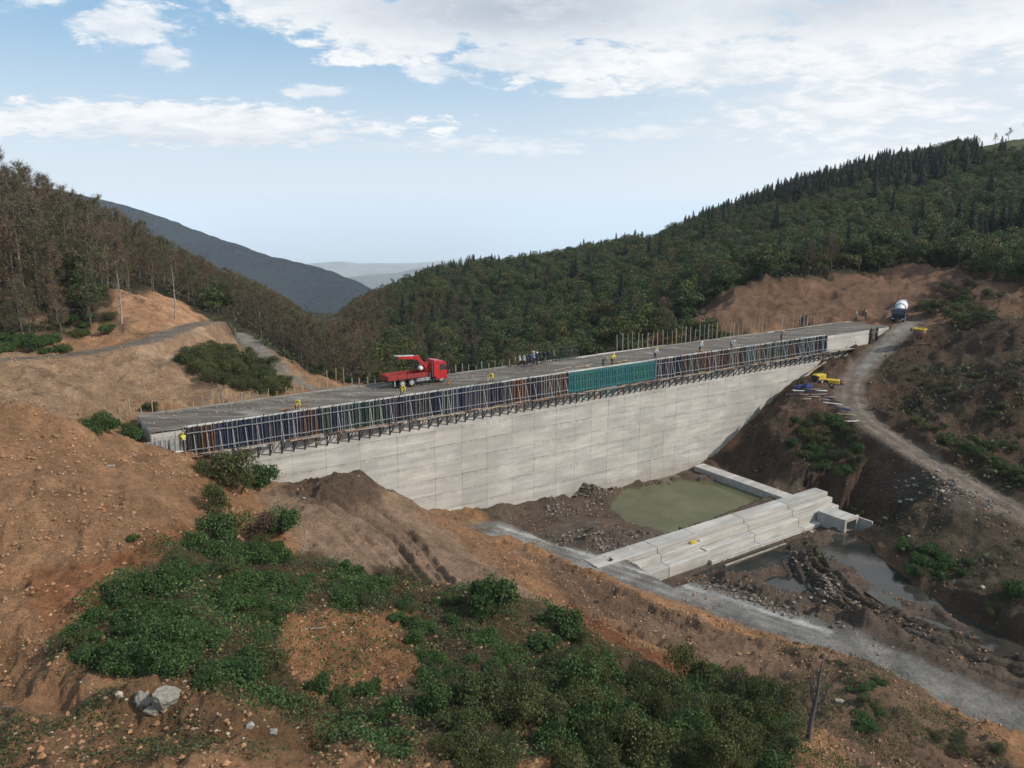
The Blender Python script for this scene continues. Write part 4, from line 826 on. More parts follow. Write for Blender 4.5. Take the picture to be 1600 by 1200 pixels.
for sy in (-1, 1):
    tb('mudguard', M_DARK, lambda b: [b.box(x - .62, x + .62, sy * 1.0 - .26, sy * 1.0 + .26, 1.095, 1.118) for x in (ox + 2.15, ox + 3.55)])
    tb('side_guard', M_STEEL, lambda b: (b.cbox(ox + 4.3, ox + 6.4, sy * 1.2 - .02, sy * 1.2 + .02, .62, .74, .01), b.cbox(ox + 4.3, ox + 6.4, sy * 1.2 - .02, sy * 1.2 + .02, .86, .98, .01), b.box(ox + 4.5, ox + 4.6, sy * .45, sy * 1.18, .7, .76)))
    tb('tool_box', M_RIM, lambda b: b.cbox(ox + 4.75, ox + 5.75, sy * .85 - .25, sy * .85 + .25, .5, 1.0, .04)); tb('outrigger', M_DARK, lambda b: (b.cbox(ox + 6.30, ox + 6.55, sy * 1.05 - .14, sy * 1.05 + .14, .35, 1.6, .03), b.lathe([(.05, .0), (.16, .02), (.16, .06), (.05, .1)], 10, 0, Matrix.Translation((ox + 6.42, sy * 1.05, .28)))))
    tb('rear_stabiliser', M_RIM, lambda b: b.box(ox + 1.0, ox + 1.12, sy * 1.05 - .06, sy * 1.05 + .06, .25, 1.1))
cab(tr, ox + 7.05, M_RED, 3.05, 2.05)
tb('roof_deflector', M_RED, lambda b: b.prism([(ox + 7.15, 3.05), (ox + 8.4, 3.0), (ox + 7.9, 3.16), (ox + 7.2, 3.22)], -1.0, 1.0))
tb('fuel_tank', M_RIM, lambda b: b.cbox(ox + 5.85, ox + 6.2, -1.2, -.6, .5, 1.0, .06))
cr = tb('crane_column', M_RED, lambda b: (b.cbox(ox + 6.15, ox + 6.85, -.5, .5, .98, 1.5, .05), b.lathe([(.30, 1.5), (.27, 2.1), (.22, 2.9)], 12, 0, Matrix.Translation((ox + 6.5, 0, 0)))))
tb('crane_boom', M_RED, lambda b: (b.bar((ox + 6.55, 0, 2.1), (ox + 5.0, 0, 3.85), .36, .44), b.bar((ox + 6.45, 0, 2.0), (ox + 6.05, 0, 2.7), .5, .25)))
tb('crane_jib', M_RED, lambda b: (b.bar((ox + 5.3, 0, 3.75), (ox + 4.6, 0, 3.72), .4, .5), b.bar((ox + 5.0, .0, 3.88), (ox + 2.1, 0, 4.02), .26, .28), b.bar((ox + 4.7, .0, 3.60), (ox + 2.6, 0, 3.85), .18, .16)))
tb('jib_extension', M_STEEL, lambda b: (b.bar((ox + 4.6, .1, 4.08), (ox + 1.6, .1, 4.30), .14, .14), b.tube((ox + 4.4, -.12, 4.04), (ox + 2.0, -.12, 4.22), .05, .04, 8)))
tb('lift_cylinder', M_STEEL, lambda b: (b.tube((ox + 6.2, 0, 1.7), (ox + 5.5, 0, 2.75), .09, .09, 8), b.tube((ox + 5.5, 0, 2.75), (ox + 5.15, 0, 3.3), .05, .05, 8)))
tb('oil_tank', M_WHITE, lambda b: b.lathe([(.05, -.35), (.30, -.3), (.30, .3), (.05, .35)], 12, 0, Matrix.Translation((ox + 5.35, -.35, 2.25)) @ Matrix.Rotation(R(90), 4, 'X')), sm=True)
tb('hook_block', M_BLACK, lambda b: (b.tube((ox + 5.1, 0, 3.4), (ox + 5.1, 0, 2.75), .03), b.cbox(ox + 5.0, ox + 5.2, -.1, .1, 2.4, 2.75, .03)))
tb('exhaust', M_STEEL, lambda b: b.tube((ox + 6.98, -.9, .9), (ox + 6.98, -.9, 2.9), .07, .07, 8)); tb('tail_lamp', M_DRED, lambda b: [b.box(ox - .07, ox - .02, y - .15, y + .15, .95, 1.08) for y in (-.9, .9)])

# concrete mixer
M_DBLUE = mat('dark_blue_paint', col=(.016, .020, .050), rough=.5); M_TARP = mat('blue_tarpaulin', col=(.03, .045, .16), rough=.7)
mq = PZ(1412, 503, 0); mt = empty('mixer_truck', (mq[0], mq[1] + 1.5, hz(mq[0], mq[1] + 1.5) + .02), R(238), label='concrete mixer truck with white drum standing where the road meets the dam', cat='truck')
mt.scale = (.86,) * 3
def tm(name, m, fn, sm=False, parent=mt): b = MB(); fn(b); return b.build(name, m, parent, sm)
tm('chassis', M_DARK, lambda b: (b.box(-4.2, 3.4, -.45, .45, .75, 1.02), b.box(-4.1, -3.7, -1.1, 1.1, .55, .75)))
for x in (-2.9, -1.55, 1.0, 2.75):
    for sy in (-1, 1): wheel(mt, x, sy * 1.0, .54, .40, sy, M_RIM)
cab(mt, 2.0, M_DBLUE, 2.75, 2.1)
Md = Matrix.Translation((1.75, 0, 2.35)) @ Matrix.Rotation(R(-90 + 13), 4, 'Y')
tm('drum', M_WHITE, lambda b: b.lathe([(.55, -.25), (.62, .0), (.95, .9), (1.18, 1.9), (1.22, 2.7), (1.02, 3.8), (.60, 4.6), (.2, 4.75)], 24, 0, Md), True)
for z in (.9, 2.7): tm('drum_stripe', M_BLUE, lambda b: b.lathe([(.97 if z < 1 else 1.225, z), (1.0 if z < 1 else 1.235, z + .1), (1.04 if z < 1 else 1.235, z + .3), (1.02 if z < 1 else 1.22, z + .38)], 24, 0, Md))
tm('drum_cradle', M_DARK, lambda b: (b.box(-2.9, -2.6, -.8, .8, 1.02, 1.9), b.box(1.1, 1.5, -.6, .6, 1.02, 1.9), b.bar((-3.6, -.8, 1.0), (-3.7, -.4, 3.2), .1, .1), b.bar((-3.6, .8, 1.0), (-3.7, .4, 3.2), .1, .1)))
tm('hopper', M_WHITE, lambda b: b.add([(-4.5, -.6, 3.9), (-3.3, -.6, 3.9), (-3.3, .6, 3.9), (-4.5, .6, 3.9), (-4.0, -.2, 3.2), (-3.5, -.2, 3.2), (-3.5, .2, 3.2), (-4.0, .2, 3.2)], [(0, 1, 5, 4), (1, 2, 6, 5), (2, 3, 7, 6), (3, 0, 4, 7), (4, 5, 6, 7)]))
tm('chute', M_STEEL, lambda b: (b.bar((-3.9, 0, 2.9), (-5.3, .3, 1.7), .45, .06), b.bar((-3.9, -.22, 2.95), (-5.3, .08, 1.8), .04, .2), b.bar((-3.9, .22, 2.95), (-5.3, .52, 1.8), .04, .2)))
tm('ladder', M_STEEL, lambda b: (b.tube((-3.9, -1.0, 1.0), (-3.9, -1.0, 3.6), .03), b.tube((-3.5, -1.0, 1.0), (-3.5, -1.0, 3.6), .03), [b.tube((-3.9, -1.0, z), (-3.5, -1.0, z), .02) for z in np.arange(1.2, 3.6, .35)]))
for sy in (-1, 1): tm('mudguard', M_DARK, lambda b: b.box(-3.6, -.8, sy * 1.0 - .25, sy * 1.0 + .25, 1.12, 1.15)); tm('water_tank', M_WHITE, lambda b: b.cbox(1.55, 1.85, sy * .9 - .3, sy * .9 + .3, 1.1, 1.8, .08))

# yellow hopper and site machines
hq = PZ(1436, 530, -.6); hz0 = hz(hq[0], hq[1]); ho_ = empty('concrete_skip', (hq[0], hq[1], hz0 - .05), .3, label='rusty yellow-rimmed concrete skip standing by the road below the mixer truck', cat='skip')
b = MB(); b.lathe([(.35, .6), (.9, 1.6), (.95, 2.35), (.88, 2.35), (.8, 1.6)], 14); b.build('bucket', M_RUST, ho_, True); b = MB(); b.lathe([(.96, 2.2), (1.02, 2.3), (1.0, 2.45), (.86, 2.45), (.86, 2.3)], 14); b.build('rim', M_YEL, ho_)
b = MB(); [b.bar((x, y, 0), (x * .8, y * .8, 1.7), .09, .09) for x in (-.8, .8) for y in (-.8, .8)]; [b.bar((x, -.8, .1), (x, .8, .1), .07, .07) for x in (-.8, .8)]; [b.bar((-.8, y, .1), (.8, y, .1), .07, .07) for y in (-.8, .8)]; b.build('stand', M_RUST, ho_)
def machine(px, py, rz, lab, big):
    q = ground_hit(px, py); o = empty('generator', (q[0], q[1], q[2] - .02), rz, label=lab, cat='generator')
    b = MB(); b.cbox(-1.0, 1.0, -.55, .55, .45, 1.35 if big else 1.1, .09); b.build('housing', M_YEL, o)
    b = MB(); b.cbox(-1.03, -.55, -.57, .57, .5, 1.2 if big else .98, .02); b.build('grille', M_BLACK, o); b = MB(); b.cbox(-1.05, 1.05, -.5, .5, .32, .46, .02); b.build('base_frame', M_BLUE, o)
    for sy in (-1, 1): wheel(o, -.1, sy * .62, .32, .18, sy)
    b = MB(); b.bar((1.0, 0, .4), (1.9, 0, .3), .08, .08); b.build('tow_bar', M_DARK, o); b = MB(); b.tube((.5, .2, 1.0), (.5, .2, 1.65), .04); b.build('exhaust', M_DARK, o)
machine(1279, 598, .5, 'boxy yellow generator with black end, nearest the dam wall among the stored materials', True); machine(1300, 604, -.4, 'lower yellow generator beside the winding road', False)
#@@PEOPLE
# ------------------------------------------------------------------ people
def body_mesh(pose, top, legs_m, skin):
    """joints in metres; pose gives the joint offsets"""
    J = dict(pel=(0, 0, .95), chest=(0, 0, 1.32), neck=(0, 0, 1.50), head=(0, .01, 1.60), crown=(0, .01, 1.72), hl=(-.10, 0, .90), kl=(-.12, .03, .50), al=(-.13, 0, .09), tl=(-.14, .14, .04), hr=(.10, 0, .90), kr=(.12, .03, .50), ar=(.13, 0, .09), tr=(.14, .14, .04),
             sl=(-.19, 0, 1.43), el=(-.26, -.02, 1.16), wl=(-.26, .08, .93), sr=(.19, 0, 1.43), er=(.26, -.02, 1.16), wr=(.26, .08, .93))
    J.update(pose); Rd = dict(pel=.15, chest=.165, neck=.06, head=.10, crown=.085, hl=.095, kl=.062, al=.045, tl=.045, hr=.095, kr=.062, ar=.045, tr=.045, sl=.07, el=.045, wl=.030, sr=.07, er=.045, wr=.030)
    Ed = [('pel', 'chest'), ('chest', 'neck'), ('neck', 'head'), ('head', 'crown'), ('pel', 'hl'), ('hl', 'kl'), ('kl', 'al'), ('al', 'tl'), ('pel', 'hr'), ('hr', 'kr'), ('kr', 'ar'), ('ar', 'tr'), ('chest', 'sl'), ('sl', 'el'), ('el', 'wl'), ('chest', 'sr'), ('sr', 'er'), ('er', 'wr')]
    names = list(J); co = [Vector(J[n]) for n in names]; ed = [(names.index(a), names.index(b)) for a, b in Ed]; rad_ = [Rd[n] for n in names]
    for s_ in ('l', 'r'):        # palm and five fingers
        w = Vector(J['w' + s_]); d = (w - Vector(J['e' + s_])).normalized(); side = Vector((1, 0, 0)).cross(d).normalized(); pi = len(co); co.append(w + d * .07); rad_.append(.026); ed.append((names.index('w' + s_), pi))
        for fi, (off, ln) in enumerate(((-.033, .055), (-.011, .070), (.011, .075), (.033, .065))):
            a = w + d * .09 + side * off; bq = a + d * ln * .55; cq = bq + d * ln * .4 + Vector((0, 0, -.012)); co += [a, bq, cq]; rad_ += [.009, .009, .008]; ed += [(pi, len(co) - 3), (len(co) - 3, len(co) - 2), (len(co) - 2, len(co) - 1)]
        a = w + d * .05 + side * .045; co += [a, a + d * .04 + side * .02]; rad_ += [.011, .009]; ed += [(pi, len(co) - 2), (len(co) - 2, len(co) - 1)]
    me = bpy.data.meshes.new('person'); me.from_pydata([tuple(c) for c in co], ed, []); o = bpy.data.objects.new('tmp', me); COL.objects.link(o)
    sk = o.modifiers.new('s', 'SKIN'); o.modifiers.new('d', 'SUBSURF').levels = 1
    for k, v in enumerate(me.skin_vertices[0].data): v.radius = (rad_[k], rad_[k] * .82 if k in (0, 1) else rad_[k]); v.use_root = (k == 0)
    dg = bpy.context.evaluated_depsgraph_get(); res = bpy.data.meshes.new_from_object(o.evaluated_get(dg)); bpy.data.objects.remove(o)
    for m in (legs_m, top, skin): res.materials.append(m)
    wl, wr = Vector(J['wl']), Vector(J['wr']); pel = Vector(J['pel']); nk = Vector(J['neck']); ax = (nk - pel).normalized()
    for p in res.polygons:
        c = p.center; h = (c - pel).dot(ax); p.use_smooth = True
        p.material_index = 2 if ((c - nk).dot(ax) > .03 and (c - nk).length < .4 and (c - Vector(J['head'])).length < .24) or (c - wl).length < .10 and (c - Vector(J['el'])).length > .2 or (c - wr).length < .10 and (c - Vector(J['er'])).length > .2 else (1 if h > .02 or (c - Vector(J['el'])).length < .3 or (c - Vector(J['er'])).length < .3 else 0)
    return res, J
POSES = dict(stand={}, lean=dict(chest=(0, .18, 1.26), neck=(0, .27, 1.42), head=(0, .31, 1.51), crown=(0, .33, 1.63), sl=(-.19, .22, 1.36), sr=(.19, .22, 1.36), el=(-.24, .38, 1.15), er=(.24, .38, 1.15), wl=(-.18, .55, 1.05), wr=(.18, .55, 1.05)),
             bend=dict(pel=(0, -.05, .88), chest=(0, .28, 1.05), neck=(0, .44, 1.10), head=(0, .53, 1.12), crown=(0, .64, 1.15), sl=(-.19, .36, 1.05), sr=(.19, .36, 1.05), el=(-.22, .44, .80), er=(.22, .44, .80), wl=(-.14, .55, .60), wr=(.14, .55, .60)),
             walk=dict(kl=(-.11, .20, .52), al=(-.11, .22, .10), tl=(-.11, .36, .06), kr=(.11, -.02, .50), ar=(.12, -.28, .14), tr=(.12, -.17, .05), wl=(-.24, -.02, .93), wr=(.25, .26, .98)), hips=dict(el=(-.38, -.08, 1.20), wl=(-.20, .08, 1.04), er=(.38, -.08, 1.20), wr=(.20, .08, 1.04)))
_pm = {}
def person(loc, rz, pose, top, legs_m, helmet, lab, grp=None, scale=1.0):
    key = (pose, top.name, legs_m.name)
    if key not in _pm: _pm[key] = body_mesh(POSES[pose], top, legs_m, M_SKIN)
    me, J = _pm[key]; o = link('person', me); o.location = loc; o.rotation_euler = (0, 0, rz); o.scale = (scale,) * 3; props(o, lab, 'person', grp)
    hd = Vector(J['crown']); ax = (hd - Vector(J['neck'])).normalized(); Mh = Matrix.Translation(Vector(J['head']) + ax * .03) @ ax.to_track_quat('Z', 'Y').to_matrix().to_4x4()
    b = MB(); b.lathe([(.150, .03), (.152, .045), (.118, .05), (.112, .10), (.08, .15), (.02, .172)] if helmet else [(.104, .0), (.110, .06), (.09, .12), (.03, .145)], 12, 0, Mh); b.build('helmet' if helmet else 'hair', helmet or M_BLACK, o, True)
    b = MB(); fw = Vector((0, 1, 0)); c = Vector(J['head']); b.tube(c + fw * .085 - ax * .0, c + fw * .125 - ax * .03, .016, .012, 6); b.tube(c + Vector((-.11, 0, 0)), c + Vector((-.125, 0, .04)), .02, .015, 6); b.tube(c + Vector((.11, 0, 0)), c + Vector((.125, 0, .04)), .02, .015, 6); b.build('nose_and_ears', M_SKIN, o, True)
    return o
FACE_IN = DAM_ANG; FACE_OUT = DAM_ANG + math.pi      # facing +n / across
deckz = -2.5 + .0
def on_deck(px, pose, top, lab, rz=FACE_IN, helmet=M_YEL, legs_m=M_CLOTH_D, scale=1.0): return person(D(sx(px, -2.5, .7), .68, deckz - .04), rz, pose, top, legs_m, helmet, lab, 'workers on the formwork platform', scale)
def on_crest(px, n, pose, top, lab, rz, helmet=M_YEL, legs_m=M_CLOTH_D, grp='workers at the crest edge', z=.06): return person(D(sx(px, 0, n), n, z), rz, pose, top, legs_m, helmet, lab, grp)
on_crest(286, .42, 'lean', M_HIVIS, 'worker in bright yellow standing at the unfinished end of the dam', FACE_IN, z=-1.96)
#on_deck(628, 'stand', M_HIVIS, 'worker in yellow vest on the formwork platform below the red truck', scale=1.0)
on_crest(628, -.35, 'bend', M_HIVIS, 'worker in yellow bending over the formwork top below the truck', FACE_OUT)
on_crest(464, -.45, 'bend', M_HIVIS, 'worker in yellow vest crouched over navy formwork near the dam end', FACE_OUT)
on_crest(768, -.55, 'bend', M_HIVIS, 'worker in yellow bending over the blue formwork beyond the truck', FACE_OUT - .6)
#on_deck(772, 'lean', M_HIVIS, 'worker in yellow leaning on blue formwork, seen on the platform beyond the truck')
on_crest(942, -.5, 'bend', M_CLOTH_G, 'worker with yellow helmet bending over the teal panels', FACE_OUT + .5); on_crest(956, -.5, 'lean', M_HIVIS, 'worker in yellow vest leaning on the teal panels', FACE_OUT)
on_crest(1023, -.4, 'lean', M_CLOTH_W, 'worker in pale shirt at the far end of the teal panels', FACE_OUT, M_YEL); on_crest(1093, -.5, 'lean', M_CLOTH_W, 'worker in white shirt leaning over brown formwork', FACE_OUT + .2, M_WHITE); on_crest(1142, -.6, 'bend', M_CLOTH_W, 'worker in white shirt bending over formwork, first before the green panels', FACE_OUT, M_WHITE); on_crest(1220, -.5, 'lean', M_CLOTH_G, 'worker in grey shirt leaning on the last navy formwork', FACE_OUT, M_YEL)
for px, t_, w_ in ((1337, M_CLOTH_G, 'worker in grey with white helmet behind the battens'), (1352, M_CLOTH_D, 'worker in dark clothes with white helmet nearer the mixer truck')): on_crest(px, -CW + .9, 'stand', t_, w_, FACE_OUT, M_WHITE, grp='workers by the far battens')
gp = [(812, -6.2, 'walk', M_CLOTH_W, M_CLOTH_D, None, 'person in white jacket striding at the truck end of the group'), (819, -5.9, 'stand', M_CLOTH_W, M_CLOTH_D, None, 'person in white top standing with the group on the crest'), (824, -6.5, 'hips', M_CLOTH_B, M_CLOTH_D, None, 'person in navy jacket with hands on hips in the group'), (829, -5.8, 'stand', M_CLOTH_B, M_CLOTH_B, None, 'person in navy suit facing the valley in the group'), (834, -6.6, 'stand', M_CLOTH_W, M_CLOTH_D, M_WHITE, 'person in white shirt and white helmet inside the group'), (839, -6.0, 'stand', M_CLOTH_B, M_CLOTH_D, M_WHITE, 'person in navy jacket with white helmet in the group'),
      (845, -6.5, 'hips', M_CLOTH_D, M_CLOTH_D, None, 'person in black with hands on hips at the middle of the group'), (851, -6.2, 'stand', M_CLOTH_D, M_CLOTH_G, None, 'person in black jacket and grey trousers in the group'), (857, -6.7, 'stand', M_CLOTH_D, M_CLOTH_D, None, 'person in black standing near the far end of the group'), (865, -6.4, 'walk', M_CLOTH_G, M_CLOTH_D, None, 'person in grey walking at the teal panel end of the group')]
for px, n_, ps, t_, l_, h_, lb in gp: on_crest(px, n_, ps, t_, lb, DAM_ANG + random.uniform(-2.6, -.6), h_, l_, 'people gathered on the crest')
# planks, tools and fallen boards on the crest
for k, (px, n_, L_, rz) in enumerate(((438, -1.4, 3.2, .25), (452, -1.0, 2.0, -.2), (760, -1.6, 1.6, .5), (865, -1.8, 3.4, .2), (878, -1.3, 2.4, -.3), (898, -2.0, 3.0, .12), (915, -1.5, 2.2, .5), (950, -1.9, 3.0, -.1), (965, -1.4, 2.4, .3), (1090, -1.2, 2.5, .15), (1145, -1.3, 2.4, .1), (700, -2.5, 2.2, .9))):
    b = MB(); b.box(0, L_, -.09, .09, 0, .05); o = b.build('plank', random.choice([M_WOOD, M_PLANK, M_ORA])); o.location = D(sx(px, 0, n_), n_, .10); o.rotation_euler = (0, 0, DAM_ANG + rz); props(o, f'loose timber plank lying on the crest, {nth(k + 1)} from the dirt slope end', 'plank', 'loose planks on the crest')
# tall crates / formwork frames beyond the people
for k, px in enumerate((870, 878, 886, 894)):
    o = dframe(empty('rebar_frame', (0, 0, 0), label=f'dark green steel frame standing behind the crest edge, {nth(k + 1)} from the group of people', cat='frame', group='dark frames behind the people'), sx(px, 0, -6.9), -6.9, 0)
    for x in (0, .45, .9): c = link('upright', fmesh('upr', [M_DGREEN], lambda m: m.cbox(-.03, .03, -.03, .03, .0, 1.9, .01)), o); c.location = (x, 0, 0)
    for z in (.5, 1.3, 1.85): c = link('rail', fmesh('rlr', [M_DGREEN], lambda m: m.box(-.03, .93, -.035, -.031 + .04, -.03, .03)), o); c.location = (0, -.04, z)
# stored materials beside the winding road
mats_ = [M_PURP, M_WHITE, M_PLANK, M_BLUE, M_WOOD, M_PURP, M_STEEL]; nm_ = {M_PURP: 'lilac', M_WHITE: 'white', M_PLANK: 'weathered grey', M_BLUE: 'blue', M_WOOD: 'tan', M_STEEL: 'galvanised'}
k = 0; pile_pts = [(1248,612),(1256,618),(1262,614),(1272,622),(1280,618),(1288,626),(1296,622),(1302,632),(1310,628),(1316,640),(1322,650),(1326,642),(1332,660),(1268,610),(1284,612),(1252,606),(1243,618),(1260,626)]
for px, py in pile_pts:
    k += 1; g_ = ground_hit(px, py); m_ = mats_[k % 7]; b = MB(); L_ = random.uniform(1.2, 2.6)
    for j in range(3): b.tube((-L_ / 2 + random.uniform(-.2, .2), j * .16 - .16, .08 + (j % 2) * .05), (L_ / 2, j * .16 - .16 + random.uniform(-.1, .1), .09), .04, .04, 6)
    o = b.build('pipe_bundle', m_); o.location = (g_[0], g_[1], g_[2] + .06); o.rotation_euler = (random.uniform(-.05, .05), random.uniform(-.05, .05), DAM_ANG - .9 + random.uniform(-.5, .5)); props(o, f'{nm_[m_]} pipes and battens piled by the winding road, {nth(k)} counting from the dam wall', 'pipe bundle', 'pipes and battens stored by the winding road')
for k, (px, py) in enumerate(((1250, 608), (1262, 607), (1316, 600))):
    g_ = ground_hit(px, py); b = MB(); b.cbox(-.7, .7, -.4, .4, 0, .45, .12); b.cbox(-.4, .5, -.3, .35, .45, .6, .05); o = b.build('tarp_pile', M_TARP if k < 2 else M_RUST); o.location = (g_[0], g_[1], g_[2] - .05); o.rotation_euler = (0, 0, .4 * k); props(o, ('crumpled blue tarpaulin pile by the dam wall', 'second blue tarpaulin pile beside the generator', 'rust-coloured heap beside the lower generator')[k], 'tarpaulin')
# timber rail up the dam side
for k, ((a, b_), (c, d_)) in enumerate((((1262, 583), (1283, 570)), ((1284, 569), (1303, 558)), ((1304, 571), (1324, 553)))):
    p0 = PF(a, b_, .8); p1 = PF(c, d_, .8); b = MB(); b.bar((0, 0, 0), tuple(Vector(p1) - Vector(p0)), .22, .18); o = b.build('timber_beam', M_WOOD if k < 2 else M_PLANK); o.location = p0; props(o, ('tan timber beam leaning up the dam shoulder, lowest of three', 'tan timber beam leaning up the dam shoulder, middle of three', 'weathered beam leaning up the dam shoulder, topmost of three')[k], 'beam', 'timber beams on the dam shoulder')
#@@ROCKS
# ------------------------------------------------------------------ stones
def rock_mesh(name, m, seed, sq=.7, sub=2):
    import bmesh
    r = np.random.default_rng(seed); bm = bmesh.new(); bmesh.ops.create_icosphere(bm, subdivisions=sub, radius=1.0)
    pl = [(Vector(r.normal(size=3)).normalized(), r.uniform(.55, .9)) for _ in range(9)]
    for v in bm.verts:
        for n_, d in pl:
            e = v.co.dot(n_) - d
            if e > 0: v.co -= n_ * e * .92
        v.co *= 1 + .06 * r.normal(); v.co.z *= sq
    me = bpy.data.meshes.new(name); bm.to_mesh(me); bm.free(); me.materials.append(m); return me
RK = [rock_mesh('stone', M_ROCK, k, .6 + .1 * (k % 3)) for k in range(4)] + [rock_mesh('stone', M_PALEROCK, 10 + k, .65, 1) for k in range(4)] + [rock_mesh('stone', M_BROWNROCK, 20 + k, .65, 1) for k in range(3)]
def put_rock(name, px, py, sz, mi, lab, grp=None, rz=None, tilt=(0, 0), sink=.25):
    g_ = ground_hit(px, py); o = link(name, RK[mi]); o.location = (g_[0], g_[1], g_[2] + min(sz) * (.5 - sink)); o.scale = sz; o.rotation_euler = (tilt[0], tilt[1], random.uniform(0, 6) if rz is None else rz); return props(o, lab, 'rock', grp)
M_GREYBOULDER = mat('grey_boulder', col=(.235, .21, .175), rough=.9); RK.append(rock_mesh('boulder', M_GREYBOULDER, 41, .85, 3)); RK.append(rock_mesh('boulder', M_GREYBOULDER, 44, .9, 3))
put_rock('boulder', 262, 1096, (.72, .55, .58), 11, 'big pale grey boulder resting at the foot of the brambles', rz=.4, tilt=(.2, .45)); put_rock('boulder', 226, 1098, (.42, .38, .52), 12, 'upright grey boulder standing just beside the big pale one', rz=2.2)
put_rock('boulder', 243, 1112, (.5, .3, .2), 11, 'low flat grey rock wedged beneath the big pale boulder', rz=.2); put_rock('boulder', 390, 1136, (.24, .2, .26), 1, 'dark bluish stone on the dirt ledge, nearer the grey boulders'); put_rock('boulder', 428, 1146, (.26, .2, .18), 2, 'dark bluish stone on the dirt ledge, second out from the grey boulders')
put_rock('boulder', 186, 1088, (.2, .2, .34), 4, 'pale upright stone among the rubble below the brambles'); put_rock('boulder', 1265, 832, (.5, .4, .3), 2, 'grey rock beside the box culvert'); put_rock('boulder', 1312, 1098, (.4, .36, .4), 6, 'pale rock on the bank beside the dead tree'); put_rock('boulder', 170, 728, (.5, .25, .08), 0, 'flat grey slab lying on the orange dirt slope'); put_rock('boulder', 178, 728, (.12, .12, .1), 5, 'small white stone lying against the flat grey slab')
put_rock('boulder', 1535, 918, (.35, .3, .3), 5, 'pale stone on the dark river bank'); put_rock('boulder', 1420, 838, (.3, .2, .15), 5, 'white stone high on the dark river bank'); put_rock('boulder', 475, 780, (.3, .2, .14), 5, 'pale stone beside the mound against the wall'); put_rock('boulder', 1427, 748, (.4, .35, .3), 5, 'white rock in the grey rubble under the winding road')
k = 0
for (x0, y0, x1, y1, cnt_, a, b) in ((110, 1015, 330, 1130, 26, .05, .14), (330, 1115, 480, 1155, 10, .05, .12), (480, 935, 560, 1000, 16, .06, .15), (0, 1010, 90, 1045, 8, .06, .12), (1395, 735, 1530, 790, 24, .15, .4), (1235, 885, 1310, 945, 14, .1, .26)):
    for _ in range(cnt_):
        k += 1; s_ = random.uniform(a, b); nm = 'boulders' if x0 < 400 else ('bramble' if x0 < 500 else 'road')
        lab = {'boulders': 'small pale stone in the rubble, {} out from the grey boulders', 'bramble': 'small pale stone in the scree between the brambles, {} from its top', 'road': 'grey rubble stone beside the winding road and channel, {} of the heap'}[nm].format(nth(k if k < 100 else k - 90))
        put_rock('stone', random.uniform(x0, x1), random.uniform(y0, y1), (s_, s_ * random.uniform(.7, 1), s_ * random.uniform(.6, 1)), random.choice([4, 5, 6, 7, 8]) if x0 < 1000 else random.choice([0, 1, 2, 3, 5]), lab, {'boulders': 'stones by the grey boulders', 'bramble': 'stones in the scree', 'road': 'rubble stones under the road'}[nm])
# gravel and clods: far too many to count
def scatter_pts(n, wfun):
    """n random points on the ground, chosen by weight per terrain vertex"""
    p = wfun / wfun.sum(); i = rng.choice(len(X), n, p=p); jit = np.hypot(X[i], Y[i]) * .004
    return X[i] + rng.normal(size=n) * jit, Y[i] + rng.normal(size=n) * jit
def rocks_stuff(name, n, w, smin, smax, m, lab=None):
    x, y = scatter_pts(n, w); z = hzv(x, y); s_ = smin + (smax - smin) * rng.random(n) ** 3
    base = np.array([(0, 0, 1), (.9, 0, .1), (.3, .85, 0), (-.75, .5, .1), (-.7, -.55, -.05), (.3, -.9, .1), (0, 0, -.8)]); fc = np.array([(0, 1, 2), (0, 2, 3), (0, 3, 4), (0, 4, 5), (0, 5, 1), (6, 2, 1), (6, 3, 2), (6, 4, 3), (6, 5, 4), (6, 1, 5)])
    an = rng.random(n) * 6.28; c, s = np.cos(an), np.sin(an); V = base[None] * (1 + rng.normal(size=(n, 7, 3)) * .22) * np.stack([s_, s_ * rng.uniform(.6, 1, n), s_ * rng.uniform(.45, .9, n)], 1)[:, None]
    V = np.stack([V[..., 0] * c[:, None] - V[..., 1] * s[:, None], V[..., 0] * s[:, None] + V[..., 1] * c[:, None], V[..., 2]], -1) + np.stack([x, y, z + s_ * .25], 1)[:, None]
    F = fc[None] + (np.arange(n) * 7)[:, None, None]; return props(link(name, np_mesh(name, V.reshape(-1, 3), F.reshape(-1, 3), m)), kind='stuff')
RAD = np.hypot(X, Y); area = RAD ** 2
vis = (np.abs(X / np.maximum(Y, 1)) < .72) & (RAD < 130)
dirtw = vis * np.clip(PEB, 0, 1) * (fbm(X, Y, 4, 3, seed=101) > -.05) * np.minimum(area, 60 ** 2) * ((sD < -2) | (sD > S_END) | (nD > 1) | (nD < -CW - .5))
def mfn(c1, c2):
    def fn(t, b):
        g = t.node('ShaderNodeNewGeometry'); t.put(b.inputs['Base Color'], t.ramp(g.outputs['Random Per Island'], [(0, c1), (1, c2)])); b.inputs['Roughness'].default_value = .95; b.inputs['Specular IOR Level'].default_value = .1
    return fn
rocks_stuff('gravel', 11000, dirtw, .02, .13, mat('gravel_mix', mfn((.24, .15, .09), (.42, .30, .21))))
rocks_stuff('dirt_clods', 16000, dirtw, .03, .22, mat('clods', mfn((.21, .115, .06), (.36, .20, .11))))
bw = np.zeros(len(X))
for pl, z_ in (([(1390,738),(1425,722),(1500,762),(1570,800),(1500,802),(1400,780)], None), ([(1230,860),(1260,870),(1330,940),(1420,985),(1560,1040),(1500,1040),(1370,985),(1260,925)], -18.2), ([(830,812),(905,770),(1010,745),(1050,750),(960,775),(900,805)], -16.3), ([(850,835),(940,825),(1030,838),(950,862),(880,860)], -16.5), ([(1000,885),(1110,905),(1260,958),(1400,1005),(1300,985),(1120,925)], -17)):
    bw = np.maximum(bw, zone(pl, .8, .4, z=z_))
